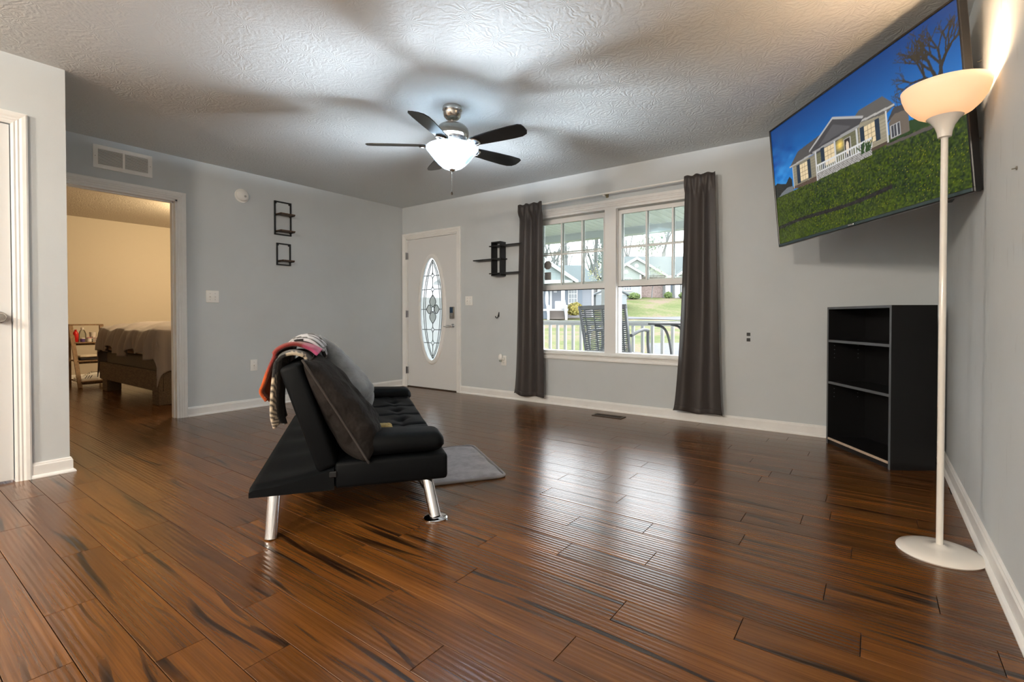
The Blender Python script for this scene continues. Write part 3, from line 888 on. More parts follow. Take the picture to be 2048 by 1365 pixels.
# ------------------------------------------------------------------ television
def television():
    TL, BL, BR = Vector((4.587, -.591, 2.276)), Vector((4.651, -.561, 1.441)), Vector((5.545, -1.715, 1.469))
    w = (BR - BL).length; h = (TL - BL).length
    X = (BR - BL).normalized(); Zv = (TL - BL); Zv = (Zv - X * Zv.dot(X)).normalized(); Yv = Zv.cross(X)
    mt = Matrix(((X.x, Yv.x, Zv.x, BL.x), (X.y, Yv.y, Zv.y, BL.y), (X.z, Yv.z, Zv.z, BL.z), (0, 0, 0, 1)))
    t = thing('television', 'large flat television showing a house photo, tilted in the corner', 'television', BL, mtx=mt)
    L = dict(local=True)
    obj('cabinet', MB().rbox((0.004, 0.012, 0.004), (w - 0.004, 0.045, h - 0.004), 0.006, 2).rbox((0.22, 0.04, 0.05), (w - 0.22, 0.078, h * 0.62), 0.015, 2), 'tv_black', t, **L)
    fr = MB(); b = 0.013
    fr.rbox((0, 0, h - b), (w, 0.03, h), 0.003, 1); fr.rbox((0, 0, 0), (w, 0.03, 0.022), 0.003, 1)
    fr.rbox((0, 0, 0.018), (b, 0.03, h - 0.008), 0.003, 1); fr.rbox((w - b, 0, 0.018), (w, 0.03, h - 0.008), 0.003, 1)
    obj('bezel', fr, 'tv_black', t, **L)
    ls = obj('lower_strip', MB().rbox((0.01, -0.002, 0.004), (w - 0.01, 0.002, 0.019), 0.001, 1), 'tv_foot', t, **L)
    obj('maker_badge', MB().rbox((w / 2 - 0.022, -0.004, 0.008), (w / 2 + 0.022, 0.0, 0.016), 0.001, 1), mat('silver_badge', (0.5, 0.5, 0.5, 1), 0.3, metal=0.8), ls, local=True)
    # picture on the screen
    nx, ny = 420, 236
    U, V = np.meshgrid(np.linspace(0, 1, nx), np.linspace(0, 1, ny))
    rng = np.random.default_rng(3)
    def lin(c): c = np.array(c, float) / 255; return np.where(c <= 0.04, c / 12.92, ((c + 0.055) / 1.055) ** 2.4)
    img = np.zeros((ny, nx, 3))
    def vnoise(sx, sy, seed):
        g = np.random.default_rng(seed).random((sy + 2, sx + 2))
        x = U * sx; y = V * sy; x0 = x.astype(int); y0 = y.astype(int); fx = x - x0; fy = y - y0
        fx = fx * fx * (3 - 2 * fx); fy = fy * fy * (3 - 2 * fy)
        return (g[y0, x0] * (1 - fx) + g[y0, x0 + 1] * fx) * (1 - fy) + (g[y0 + 1, x0] * (1 - fx) + g[y0 + 1, x0 + 1] * fx) * fy
    top, mid = np.array([2, 62, 128.]), np.array([14, 122, 206.])
    s = np.clip((V - 0.55) / 0.45, 0, 1)[..., None]
    img[:] = mid * (1 - s) + top * s
    cl = np.clip(vnoise(14, 16, 1) * 0.6 + vnoise(34, 30, 2) * 0.4, 0, 1)
    cw = np.clip(1 - U / 0.30, 0, 1) * np.clip(1.2 - np.abs(V - 0.62) / 0.28, 0, 1)
    img += (cl - 0.52)[..., None] * cw[..., None] * np.array([150, 130, 110.])
    glow = (np.clip(1 - U / 0.2, 0, 1) * np.clip(1 - np.abs(V - 0.46) / 0.09, 0, 1))[..., None]
    img = img * (1 - glow * 0.8) + np.array([176, 206, 235.]) * glow * 0.8
    def poly(pts, col):
        m = np.zeros_like(U, bool); n = len(pts)
        for i in range(n):
            x1, y1 = pts[i]; x2, y2 = pts[(i + 1) % n]
            if y1 == y2: continue
            c = ((y1 > V) != (y2 > V)) & (U < (x2 - x1) * (V - y1) / (y2 - y1) + x1)
            m ^= c
        img[m] = np.array(col, float); return m
    def line(x1, y1, x2, y2, w_, col):
        dx, dy = x2 - x1, y2 - y1; q = dx * dx + dy * dy * 0.33 + 1e-12
        tt = np.clip(((U - x1) * dx + (V - y1) * dy * 0.33) / q, 0, 1)
        d = np.sqrt((U - x1 - tt * dx) ** 2 + ((V - y1 - tt * dy) * 0.574) ** 2)
        img[d < w_] = np.array(col, float)
    # bare tree on the right
    rt_ = random.Random(11)
    def branch(x, y, a, l, w_, d):
        x2, y2 = x + math.cos(a) * l * 0.6, y + math.sin(a) * l
        c = 40 + d * 5
        line(x, y, x2, y2, max(w_, 0.0011), (c, c * 0.85, c * 0.6))
        if d < 5:
            for _ in range(3 if d in (1, 2, 3) else 2):
                branch(x2, y2, a + rt_.uniform(-0.75, 0.75) + 0.06 * (PI / 2 - a), l * rt_.uniform(0.62, 0.86), w_ * 0.66, d + 1)
    branch(0.93, 0.42, PI / 2 + 0.02, 0.17, 0.009, 0)
    branch(0.93, 0.60, PI / 2 + 0.8, 0.13, 0.005, 1)
    branch(0.80, 0.47, PI / 2 + 0.1, 0.09, 0.003, 2)
    branch(0.92, 0.66, PI / 2 - 0.5, 0.10, 0.004, 2)
    # far trees, left
    poly([(0, 0.40), (0.14, 0.40), (0.14, 0.50), (0.12, 0.535), (0.09, 0.49), (0.05, 0.51), (0.02, 0.53), (0, 0.52)], (34, 38, 36))
    poly([(0.02, 0.40), (0.145, 0.40), (0.145, 0.445), (0.10, 0.455), (0.05, 0.43)], (112, 118, 122))
    # grass
    gl = 0.407 + 0.02 * np.clip((U - 0.14) / 0.5, 0, 1)
    g = V < gl
    n1 = vnoise(90, 60, 5); n2 = vnoise(200, 120, 6); n3 = vnoise(12, 8, 7)
    gr = np.stack([14 + 66 * n2 + 18 * n3, 30 + 70 * n2 + 14 * n3, 10 + 16 * n1], -1)
    img[g] = gr[g]
    dand = (rng.random(U.shape) > 0.988) & g & (U > 0.25) & (V < 0.36)
    img[dand] = (168, 168, 30)
    # edging strip in the lawn
    ed = 0.14 + 0.012 * np.sin(U * 9) + 0.03 * np.clip(U - 0.3, 0, 1)
    m = (np.abs(V - ed) < 0.014) & (U < 0.71) & g
    img[m] = np.stack([28 + 26 * n2, 27 + 24 * n2, 26 + 22 * n2], -1)[m]
    # drive and shed on the right
    poly([(0.70, 0.425), (0.90, 0.415), (0.98, 0.40), (0.98, 0.385), (0.70, 0.410)], (92, 84, 78))
    poly([(0.70, 0.43), (0.98, 0.42), (0.98, 0.47), (0.80, 0.50), (0.70, 0.47)], (40, 66, 20))
    poly([(0.716, 0.44), (0.716, 0.54), (0.742, 0.60), (0.80, 0.585), (0.80, 0.44)], (112, 100, 88))
    poly([(0.705, 0.545), (0.742, 0.625), (0.83, 0.605), (0.82, 0.57), (0.745, 0.585)], (70, 66, 66))
    poly([(0.722, 0.445), (0.722, 0.525), (0.765, 0.525), (0.765, 0.445)], (190, 190, 190))
    for k in range(3): poly([(0.726 + k * 0.013, 0.45), (0.726 + k * 0.013, 0.52), (0.736 + k * 0.013, 0.52), (0.736 + k * 0.013, 0.45)], (66, 66, 72))
    # house
    def siding(m, base):
        r = 0.82 + 0.18 * ((V * 95) % 1 > 0.3)
        img[m] = (np.array(base, float)[None, None, :] * r[..., None])[m]
    siding(poly([(0.148, 0.43), (0.148, 0.605), (0.33, 0.605), (0.33, 0.43)], (1, 1, 1)), (150, 142, 120))
    siding(poly([(0.56, 0.44), (0.56, 0.66), (0.712, 0.625), (0.712, 0.44)], (1, 1, 1)), (168, 158, 134))
    poly([(0.145, 0.415), (0.145, 0.435), (0.33, 0.435), (0.33, 0.395)], (92, 74, 62)); poly([(0.62, 0.425), (0.62, 0.445), (0.712, 0.445), (0.712, 0.425)], (84, 68, 56))
    poly([(0.128, 0.607), (0.20, 0.70), (0.46, 0.745), (0.46, 0.62), (0.33, 0.615)], (84, 80, 78))       # left roof
    poly([(0.128, 0.60), (0.128, 0.613), (0.33, 0.628), (0.33, 0.612)], (176, 172, 168))
    poly([(0.52, 0.665), (0.585, 0.735), (0.70, 0.735), (0.75, 0.640), (0.715, 0.615)], (98, 94, 90))     # right roof
    poly([(0.52, 0.655), (0.52, 0.668), (0.748, 0.648), (0.748, 0.634)], (186, 182, 176))
    siding(poly([(0.32, 0.46), (0.32, 0.63), (0.575, 0.63), (0.575, 0.46)], (1, 1, 1)), (118, 116, 88))  # porch back
    poly([(0.278, 0.628), (0.440, 0.790), (0.605, 0.672), (0.575, 0.63), (0.32, 0.60)], (72, 70, 72))     # porch gable
    poly([(0.278, 0.640), (0.278, 0.655), (0.440, 0.800), (0.44, 0.782)], (182, 180, 178)); poly([(0.44, 0.782), (0.44, 0.800), (0.605, 0.682), (0.60, 0.668)], (182, 180, 178))
    poly([(0.30, 0.612), (0.30, 0.632), (0.58, 0.642), (0.58, 0.622)], (160, 158, 156))
    poly([(0.34, 0.645), (0.44, 0.745), (0.54, 0.66)], (92, 90, 92))
    def window(a, b, c, d, shl=True, shr=True):
        if shl: poly([(a - 0.022, c - 0.01), (a - 0.022, d + 0.01), (a, d + 0.01), (a, c - 0.01)], (34, 50, 66))
        if shr: poly([(b, c - 0.01), (b, d + 0.01), (b + 0.022, d + 0.01), (b + 0.022, c - 0.01)], (34, 50, 66))
        poly([(a, c), (a, d), (b, d), (b, c)], (240, 216, 172))
        for k in (1, 2): line(a + (b - a) * k / 3, c, a + (b - a) * k / 3, d, 0.0012, (150, 134, 110))
        for k in (1, 2, 3): line(a, c + (d - c) * k / 4, b, c + (d - c) * k / 4, 0.0012, (150, 134, 110))
    window(0.203, 0.258, 0.455, 0.585); window(0.375, 0.435, 0.478, 0.612, True, False); window(0.603, 0.655, 0.485, 0.605)
    poly([(0.492, 0.462), (0.492, 0.60), (0.53, 0.60), (0.53, 0.462)], (196, 192, 186)); poly([(0.496, 0.462), (0.496, 0.594), (0.526, 0.594), (0.526, 0.462)], (52, 46, 44))
    e = ((U - 0.511) / 0.009) ** 2 + ((V - 0.53) / 0.045) ** 2 < 1; img[e] = (236, 214, 190)
    e = np.clip(1 - np.sqrt(((U - 0.470) / 0.03) ** 2 + ((V - 0.575) / 0.05) ** 2), 0, 1)[..., None]; img = img + e * np.array([180, 130, 30.])
    for a in (0.319, 0.440, 0.565): poly([(a - 0.005, 0.40), (a - 0.005, 0.625), (a + 0.005, 0.625), (a + 0.005, 0.40)], (206, 206, 204))
    poly([(0.712, 0.43), (0.712, 0.63), (0.706, 0.63), (0.706, 0.43)], (214, 212, 206)); poly([(0.148, 0.42), (0.148, 0.60), (0.154, 0.60), (0.154, 0.42)], (200, 198, 192))
    la = (V > 0.402) & (V < 0.452) & (U > 0.318) & (U < 0.632)
    img[la] = (74, 68, 60)
    img[la & ((((U * 95 + V * 55) % 1) < 0.42) | (((U * 95 - V * 55) % 1) < 0.42))] = (188, 184, 180)
    rl = (U > 0.318) & (U < 0.635)
    img[rl & (np.abs(V - 0.512) < 0.006)] = (226, 226, 224); img[rl & (np.abs(V - 0.457) < 0.005)] = (214, 214, 212)
    img[rl & (V > 0.455) & (V < 0.512) & ((U * 82) % 1 < 0.42)] = (224, 224, 222)
    for k in range(22):
        a = rt_.uniform(0.575, 0.625); line(a, 0.44, a + rt_.uniform(-0.03, 0.03), rt_.uniform(0.47, 0.51), 0.002, (48, 74, 34))
    img = np.clip(img, 0, 255); L_ = np.where(img / 255 <= 0.04, img / 255 / 12.92, ((img / 255 + 0.055) / 1.055) ** 2.4)
    mb = MB()
    x0, x1, z0, z1 = b, w - b, 0.022, h - b
    me = bpy.data.meshes.new('screen')
    co = np.stack([x0 + U * (x1 - x0), np.full_like(U, 0.006), z0 + V * (z1 - z0)], -1).reshape(-1, 3).astype(np.float32)
    idx = np.arange(nx * ny).reshape(ny, nx)
    q = np.stack([idx[:-1, :-1], idx[:-1, 1:], idx[1:, 1:], idx[1:, :-1]], -1).reshape(-1, 4)
    me.vertices.add(len(co)); me.vertices.foreach_set('co', co.ravel())
    me.loops.add(q.size); me.loops.foreach_set('vertex_index', q.ravel().astype(np.int32))
    me.polygons.add(len(q)); me.polygons.foreach_set('loop_start', (np.arange(len(q)) * 4).astype(np.int32))
    me.update(calc_edges=True)
    at_ = me.color_attributes.new('Col', 'FLOAT_COLOR', 'POINT')
    ca = np.concatenate([L_.reshape(-1, 3), np.ones((nx * ny, 1))], 1).astype(np.float32); at_.data.foreach_set('color', ca.ravel())
    me.materials.append(M['screen'])
    so = bpy.data.objects.new('screen', me); COL.objects.link(so); so.parent = t
    so['label'] = 'lit picture of a house with porch on a grassy slope'
    # wall mount
    back = mt @ Vector((w * 0.55, 0.078, h * 0.36))
    mm = thing('television_mount', 'black swing arm mount holding the television off the right wall', 'tv mount', (RX, -0.75, 1.75))
    obj('wall_plate', MB().rbox((RX - 0.022, -0.86, 1.62), (RX - 0.0005, -0.64, 1.90), 0.003, 1), 'black_metal', mm)
    obj('arm', MB().bar((RX - 0.02, -0.75, 1.76), (back.x, back.y, 1.76), 0.03, 0.05), 'black_metal', mm)
television()

# ------------------------------------------------------------------ bookcase in the corner
def bookcase():
    A, B = Vector((4.925, -0.192, 0)), Vector((5.292, -0.742, 0))
    X = (B - A).normalized(); w = (B - A).length; Yv = Vector((-X.y, X.x, 0)); d = 0.272; h = 1.015; tk = 0.016
    mt = Matrix(((X.x, Yv.x, 0, A.x), (X.y, Yv.y, 0, A.y), (0, 0, 1, 0), (0, 0, 0, 1)))
    b = thing('bookcase', 'empty black three tier bookcase standing across the corner', 'bookcase', A, mtx=mt)
    L = dict(local=True)
    for x in (0, w - tk):
        p = obj('side_panel', MB().box((x, 0.002, 0), (x + tk, d, h)), 'black_paint', b, **L)
        obj('edge_band', MB().box((x, 0, 0.0), (x + tk, 0.002, h)), 'edge_grey', p, **L)
        xi = tk if x == 0 else w - tk
        pg = MB()
        for yy in (0.045, 0.215):
            for zc in (0.44, 0.73):
                for k in range(4): pg.box((xi - 0.0015, yy - 0.003, zc - k * 0.030 - 0.003), (xi + 0.0015, yy + 0.003, zc - k * 0.030 + 0.003))
        o = obj('peg_holes', pg, 'edge_grey', p, **L); o['kind'] = 'stuff'
    o = obj('top_panel', MB().box((tk, 0.002, h - tk), (w - tk, d, h)), 'black_paint', b, **L)
    obj('edge_band', MB().box((tk, 0, h - tk), (w - tk, 0.002, h)), 'edge_grey', o, **L)
    for z in (0.457, 0.765):
        o = obj('shelf', MB().box((tk, 0.004, z - 0.009), (w - tk, d - 0.006, z + 0.009)), 'black_paint', b, **L)
        obj('edge_band', MB().box((tk, 0.002, z - 0.009), (w - tk, 0.004, z + 0.009)), 'edge_grey', o, **L)
    o = obj('bottom_panel', MB().box((tk, 0.004, 0.032), (w - tk, d - 0.006, 0.050)), 'black_paint', b, **L)
    obj('bare_edge', MB().box((tk, 0.002, 0.033), (w - tk, 0.004, 0.049)), 'bare_edge', o, **L)
    obj('kick_board', MB().box((tk, 0.012, 0), (w - tk, 0.026, 0.032)), 'black_paint', b, **L)
    obj('back_panel', MB().box((tk, d - 0.006, 0.0), (w - tk, d, h - tk)), 'black_paint', b, **L)
bookcase()

# ------------------------------------------------------------------ futon
FU = Vector((0.58697, 0.80961, 0)); FV = Vector((-0.80961, 0.58697, 0)); FO = Vector((3.105, -3.545, 0))
FM = Matrix(((FU.x, FV.x, 0, FO.x), (FU.y, FV.y, 0, FO.y), (0, 0, 1, 0), (0, 0, 0, 1)))
def futon():
    L = 1.67
    f = thing('futon_sofa', 'black tufted futon sofa on slanted chrome legs', 'sofa', FO, mtx=FM)
    K = dict(local=True)
    # rear platform with soft sagging top
    def plat(u, v):
        a, b = u, v
        x = 0.338 * a; y = L * b
        ed = min(1, min(b, 1 - b) / 0.012)
        z = 0.226 + 0.058 * a ** 1.3 - 0.010 * math.sin(PI * a) + 0.006 * math.sin(19 * y + 5 * x) * math.sin(PI * a) - 0.014 * (1 - ed) - 0.012 * max(0, 1 - a / 0.05)
        return (x, y, z)
    mb = MB().grid(plat, 24, 60)
    n = len(mb.v); nu, nv = 25, 61
    mb.v += [Vector((p.x, p.y, 0.180)) for p in mb.v[:n]]
    border = [i for i in range(nu)] + [j * nu + nu - 1 for j in range(1, nv)] + [(nv - 1) * nu + i for i in range(nu - 2, -1, -1)] + [j * nu for j in range(nv - 2, 0, -1)]
    for a, b in zip(border, border[1:] + border[:1]): mb.f.append((a, b, n + b, n + a))
    mb.f.append(tuple(n + i for i in border))
    obj('rear_platform', mb, 'futon', f, 45, **K)
    obj('seat_base', MB().rbox((0.340, 0, 0.180), (0.842, L, 0.300), 0.018, 3), 'futon', f, 45, **K)
    # tufted seat cushion
    def seat(u, v):
        x = 0.33 + 0.50 * u; y = 0.19 + (L - 0.38) * v
        z = 0.346
        for s in (0.50, 0.80, 1.10): z -= 0.016 * math.exp(-((y - s + 0.01 * math.sin(9 * x)) / 0.018) ** 2)
        for s in (0.48, 0.68):
            z -= 0.006 * math.exp(-((x - s) / 0.02) ** 2)
            for q in (0.35, 0.65, 0.95, 1.25): z -= 0.026 * math.exp(-(((x - s) ** 2 + (y - q) ** 2) / 0.0011))
        z += 0.004 * math.sin(31 * x + 11 * y) * math.sin(7 * y)
        e = min(u, 1 - u) * 0.5
        z -= 0.05 * max(0, 1 - e / 0.03) ** 2
        return (x, y, z)
    obj('seat_cushion', MB().grid(seat, 60, 150), 'futon', f, 60, **K)
    for s in (0.48, 0.68):
        for q in (0.35, 0.65, 0.95, 1.25): obj('tuft_button', MB().ball((s, q, 0.322), 0.011, 10, 6, (1, 1, 0.5)), 'futon', f, 60, **K)
    for y0, y1, zt in ((0.004, 0.20, 0.413), (L - 0.20, L - 0.004, 0.413)):
        mb = MB().rbox((0.40, y0, 0.306), (0.832, y1, zt), 0.046, 4)
        for v in mb.v:
            if v.z > 0.35 and v.x > 0.6: v.z -= 0.016 * (v.x - 0.6) / 0.23
        obj('arm_bolster', mb, 'futon', f, 50, **K)
    # back rest
    p0, p1 = Vector((0.312, 0, 0.27)), Vector((0.158, 0, 0.735))
    d = (p1 - p0); h = d.length; d.normalize(); nrm = Vector((d.z, 0, -d.x))
    bm_ = Matrix(((nrm.x, 0, d.x, p0.x), (nrm.y, 1, d.y, 0), (nrm.z, 0, d.z, p0.z), (0, 0, 0, 1)))
    obj('backrest', MB().rbox((-0.045, 0, 0), (0.045, L, h), 0.022, 3, bm_), 'futon', f, 50, **K)
    for y, s in ((0.0, 1), (L, -1)):
        g = MB().tube([(0.752, y + s * 0.07, 0.185), (0.782, y, 0.008)], 0.0262, 20)
        lg = obj('leg', g, 'chrome', f, 40, **K)
        obj('foot_flange', MB().lathe([(0.0, 0.0), (0.055, 0.0), (0.056, 0.006), (0.050, 0.011), (0.028, 0.014), (0.0, 0.014)], 28, (0.783, y, 0), cap=False), 'chrome', lg, 40, **K)
        obj('leg', MB().tube([(0.092, y + s * 0.04, 0.185), (0.084, y, 0.0)], 0.0255, 20), 'chrome', f, 40, **K)
    obj('hinge_bracket', MB().rbox((0.318, -0.004, 0.235), (0.350, 0.03, 0.262), 0.004, 1), 'black_metal', f, **K)
futon()

def pillow(name, label, m, mpipe, center, hv, wv, hh, hw, T, seed, drop=0.0):
    """center and axes in the futon's own frame"""
    hv, wv = Vector(hv).normalized(), Vector(wv).normalized(); nv = wv.cross(hv).normalized()
    c = FM @ Vector(center)
    t = thing(name, label, 'pillow', c)
    R3 = FM.to_3x3(); A, B, N_ = R3 @ wv, R3 @ hv, R3 @ nv
    rnd = random.Random(seed); ph = [rnd.uniform(0, 6) for _ in range(8)]
    def edge(a, b):
        # slightly concave sides, pointed corners
        k = 1 - 0.075 * (1 - b * b) * abs(a) ** 6; q = 1 - 0.075 * (1 - a * a) * abs(b) ** 6
        return a * k, b * q
    def face(sg):
        def fn(u, v):
            a, b = 2 * u - 1, 2 * v - 1
            aa, bb = edge(a, b)
            th = T * max(0, (1 - a ** 4) * (1 - b ** 4)) ** 0.62
            th *= (1 - 0.45 * b) * (1.0 if sg > 0 else 0.8)
            w = 0.06 * math.sin(5 * a + ph[0] + 2 * b) * math.sin(4 * b + ph[1]) + 0.045 * math.sin(9 * a - 5 * b + ph[2]) + 0.03 * math.sin(13 * b + 6 * a + ph[3])
            th *= 1 + w * (1 if sg > 0 else 0.6)
            p = c + A * (aa * hw) + B * (bb * hh) + N_ * (sg * th)
            return p
        return fn
    mb = MB().grid(face(1), 36, 36); mb2 = MB().grid(face(-1), 36, 36); mb.raw(mb2.v, [q[::-1] for q in mb2.f])
    o = obj('cushion', mb, m, t, 70)
    bm = bmesh.new(); bm.from_mesh(o.data); bmesh.ops.remove_doubles(bm, verts=bm.verts, dist=0.0006); bmesh.ops.recalc_face_normals(bm, faces=bm.faces); bm.to_mesh(o.data); bm.free()
    pts = []
    for k in range(80):
        s = k / 80 * 4; i = int(s); fq = s - i
        a, b = [(-1 + 2 * fq, -1), (1, -1 + 2 * fq), (1 - 2 * fq, 1), (-1, 1 - 2 * fq)][i]
        aa, bb = edge(a, b); pts.append(c + A * (aa * hw) + B * (bb * hh))
    if mpipe: obj('piping', MB().tube(pts, 0.0052, 7, closed=True), mpipe, t, 60)
pillow('throw_pillow', 'dark grey velvet pillow with piping at the futon end', 'pillow_dark', mat('velvet_piping', (0.03, 0.024, 0.022, 1), 0.7, sheen=0.15),
       (0.356, 0.205, 0.530), (-0.265, 0, 0.455), (0.03, 1, 0.02), 0.268, 0.232, 0.094, 2)
pillow('throw_pillow', 'light grey plush pillow behind the dark velvet one', 'pillow_light', None,
       (0.372, 0.80, 0.590), (-0.25, 0.28, 0.40), (0.16, 0.95, -0.42), 0.225, 0.225, 0.085, 5)

def throw_blanket():
    t = thing('throw_blanket', 'bunched throw of orange, pink, black and zebra stripes over futon back', 'blanket', FM @ Vector((0.10, 0.3, 0.76)))
    L_ = lambda c: np.array(srgb(*c))
    def cloth(name, path, v0, v1, cfn, amp, seed, nu=50, nv=26, hem=0.0, lift=0.0, th=0.012):
        P = spline([(a, 0, b) for a, b in path], nu + 1); rr = random.Random(seed); ph = [rr.uniform(0, 6) for _ in range(4)]
        mb = MB(); cols = []
        for j in range(nv + 1):
            for i in range(nu + 1):
                u, v = i / nu, j / nv
                p = P[i]; q = P[min(i + 1, nu)] - P[max(i - 1, 0)]; n = Vector((-q.z, 0, q.x)); n.normalize()
                if n.z < 0 and abs(n.z) > 0.5: n = -n
                yy = v0 + (v1 - v0) * v + 0.02 * math.sin(5 * u + ph[0]) + hem * u * math.sin(7 * v + ph[3])
                off = amp * (math.sin(v * 13 + 3 * u + ph[1]) + 0.6 * math.sin(v * 27 - 4 * u + ph[2])) * (0.35 + u) + lift * math.sin(PI * v)
                zz = p.z - (0.03 * u * math.sin(6 * v + ph[3]) if hem else 0)
                mb.v.append(FM @ Vector((p.x - 0.0 + n.x * off, yy, zz + n.z * off)))
                cols.append(tuple(cfn(u, v)[:3]) + (1,))
        for j in range(nv):
            for i in range(nu):
                a = j * (nu + 1) + i; mb.f.append((a, a + 1, a + nu + 2, a + nu + 1))
        mb.c = cols
        return obj(name, mb, 'knit', t, 80, solid=th)
    bl, cream, orange, red, pink = L_((18, 18, 20)), L_((196, 180, 156)), L_((196, 84, 24)), L_((128, 38, 32)), L_((206, 84, 138))
    def dotted(u, v):
        if 0.06 < u % 0.5 < 0.30 or u > 0.62:
            if v < 0.16 and (int(u * 60) + int(v * 34)) % 2 == 0: return cream
        if v < 0.07 and 0.15 < u < 0.32: return cream
        return bl
    cloth('dark_fold', [(0.235, 0.735), (0.205, 0.768), (0.15, 0.775), (0.108, 0.745), (0.098, 0.67), (0.092, 0.58), (0.090, 0.50), (0.098, 0.445)], 0.05, 0.42, dotted, 0.005, 3, hem=0.04)
    def flame(u, v):
        if u < 0.22: return pink * (1 - u / 0.3) + red * (u / 0.3)
        if u < 0.55: return red
        k = min(1, (u - 0.55) / 0.12); return red * (1 - k) + orange * k
    cloth('orange_fold', [(0.262, 0.765), (0.225, 0.790), (0.16, 0.805), (0.098, 0.775), (0.062, 0.70), (0.040, 0.63), (0.028, 0.585), (0.050, 0.540)], 0.13, 0.40, flame, 0.006, 8, lift=0.014, hem=0.02)
    white = L_((206, 206, 212))
    def zebra(u, v): return bl if math.sin(v * 46 + 5 * math.sin(u * 5)) > 0.1 else white
    cloth('striped_fold', [(0.285, 0.735), (0.265, 0.785), (0.215, 0.825), (0.15, 0.822), (0.105, 0.785), (0.085, 0.70)], 0.36, 0.74, zebra, 0.006, 12, lift=0.012)
throw_blanket()
mb = MB().rbox((0.500, 0.315, 0.352), (0.590, 0.378, 0.386), 0.012, 3)
for yy in (0.310, 0.365):
    mb.ball((0.592, yy + 0.008, 0.368), 0.021, 10, 8, (1, 1, 0.75)); mb.ball((0.50, yy + 0.008, 0.368), 0.021, 10, 8, (1, 1, 0.75))
tag(obj('plush_toy', MB().raw([FM @ v for v in mb.v], mb.f), 'toy', origin=FM @ Vector((0.52, 0.34, 0.35)), smooth=60), 'small tan plush toy on futon seat beside the pillow', 'toy')

# ------------------------------------------------------------------ bath mat on the floor
def floor_mat():
    # corner near the futon's front, laid square to the boards at a slant
    c = [Vector((3.475, -2.245, 0)), Vector((2.862, -1.838, 0)), Vector((2.60, -2.24, 0)), Vector((3.21, -2.645, 0))]
    X = (c[0] - c[1]); w = X.length; X.normalize(); Yv = Vector((-X.y, X.x, 0)); d = (c[1] - c[2]).length
    mt = Matrix(((X.x, Yv.x, 0, c[2].x), (X.y, Yv.y, 0, c[2].y), (0, 0, 1, 0), (0, 0, 0, 1)))
    t = thing('floor_mat', 'small grey plush floor mat in front of the futon', 'mat', c[2], mtx=mt)
    def rr(r, n=7):
        pts = []
        for cx, cy, a in ((w - r, r, -PI / 2), (w - r, d - r, 0), (r, d - r, PI / 2), (r, r, PI)):
            for k in range(n): pts.append((cx + r * math.cos(a + k / (n - 1) * PI / 2), cy + r * math.sin(a + k / (n - 1) * PI / 2)))
        return pts
    out = rr(0.045)
    def top(u, v):
        x, y = w * (0.012 + 0.976 * u), d * (0.015 + 0.97 * v)
        for cx, cy in ((0.045, 0.045), (w - 0.045, 0.045), (0.045, d - 0.045), (w - 0.045, d - 0.045)):
            if (x < 0.045 or x > w - 0.045) and (y < 0.045 or y > d - 0.045):
                q = Vector((x - cx, y - cy)); 
                if abs(q.x) < 0.05 and abs(q.y) < 0.05 and q.length > 0.037: q = q * (0.037 / q.length); x, y = cx + q.x, cy + q.y
        e = min(u, 1 - u, v, 1 - v)
        z = 0.016 + 0.0024 * math.sin(31 * x + 2.5 * math.sin(9 * y)) + 0.0018 * math.sin(22 * y + 17 * x) - 0.009 * max(0, 1 - e / 0.03)
        return (x, y, z)
    obj('pile', MB().grid(top, 60, 40), 'mat_grey', t, 60, local=True)
    obj('backing', MB().prism(out, lambda a, b, k: (a, b, k), 0.0, 0.006), 'mat_edge', t, local=True)
    obj('bound_edge', MB().tube([(a, b, 0.009) for a, b in out], 0.0085, 8, closed=True), 'mat_edge', t, 60, local=True)
floor_mat()

# ------------------------------------------------------------------ curtains and rod
def curtain(label, top, bot, z0, z1, seed, folds):
    rr = random.Random(seed); ph = [rr.uniform(0, 6) for _ in range(6)]
    t = thing('curtain', label, 'curtain', ((bot[0] + bot[1]) / 2, -0.09, z0), group=None)
    def fn(u, v):
        k = v ** 0.55
        xt = top[0] + (top[1] - top[0]) * u; xb = bot[0] + (bot[1] - bot[0]) * u
        x = xb + (xt - xb) * k
        amp = 0.020 + 0.016 * (1 - v)
        y = -0.088 + amp * (math.sin(2 * PI * folds * u + ph[0] + 0.5 * math.sin(2 * v + ph[1])) + 0.25 * math.sin(2 * PI * folds * 2.3 * u + ph[2]) * (0.4 + v * 0.6))
        g = math.exp(-((v - 0.965) / 0.012) ** 2)
        y = y * (1 - 0.45 * g) + (-0.088) * 0.45 * g + (0.004 * math.sin(2 * PI * folds * 5 * u) if v > 0.93 else 0)
        pk = max(0.0, min(1.0, (v - 0.93) / 0.03))
        y = y * (1 - pk) + (-0.108 + 0.005 * math.sin(2 * PI * folds * 3 * u)) * pk
        x += 0.006 * math.sin(5 * v + ph[3]) * (1 - v)
        z = z0 + (z1 - z0) * v + 0.012 * (1 - v) * math.sin(3 * u * PI + ph[4]) + (0.006 * math.sin(2 * PI * folds * 2 * u) if v > 0.97 else 0)
        return (x, min(y, -0.040), z)
    obj('panel', MB().grid(fn, 110, 60), 'curtain', t, 80, solid=0.004)
    hm = MB().grid(lambda u, v: Vector(fn(u, 0.0 + 0.022 * v)) + Vector((0, -0.0035, 0)), 110, 3)
    obj('hem', hm, 'curtain', t, 80, solid=0.003)
    return t
curtain('charcoal curtain panel hanging between black shelf and window', (2.022, 2.335), (1.925, 2.350), 0.078, 2.178, 4, 1.7)
curtain('charcoal curtain panel at the window side toward the television', (3.838, 4.100), (3.748, 4.172), 0.095, 2.190, 9, 1.5)
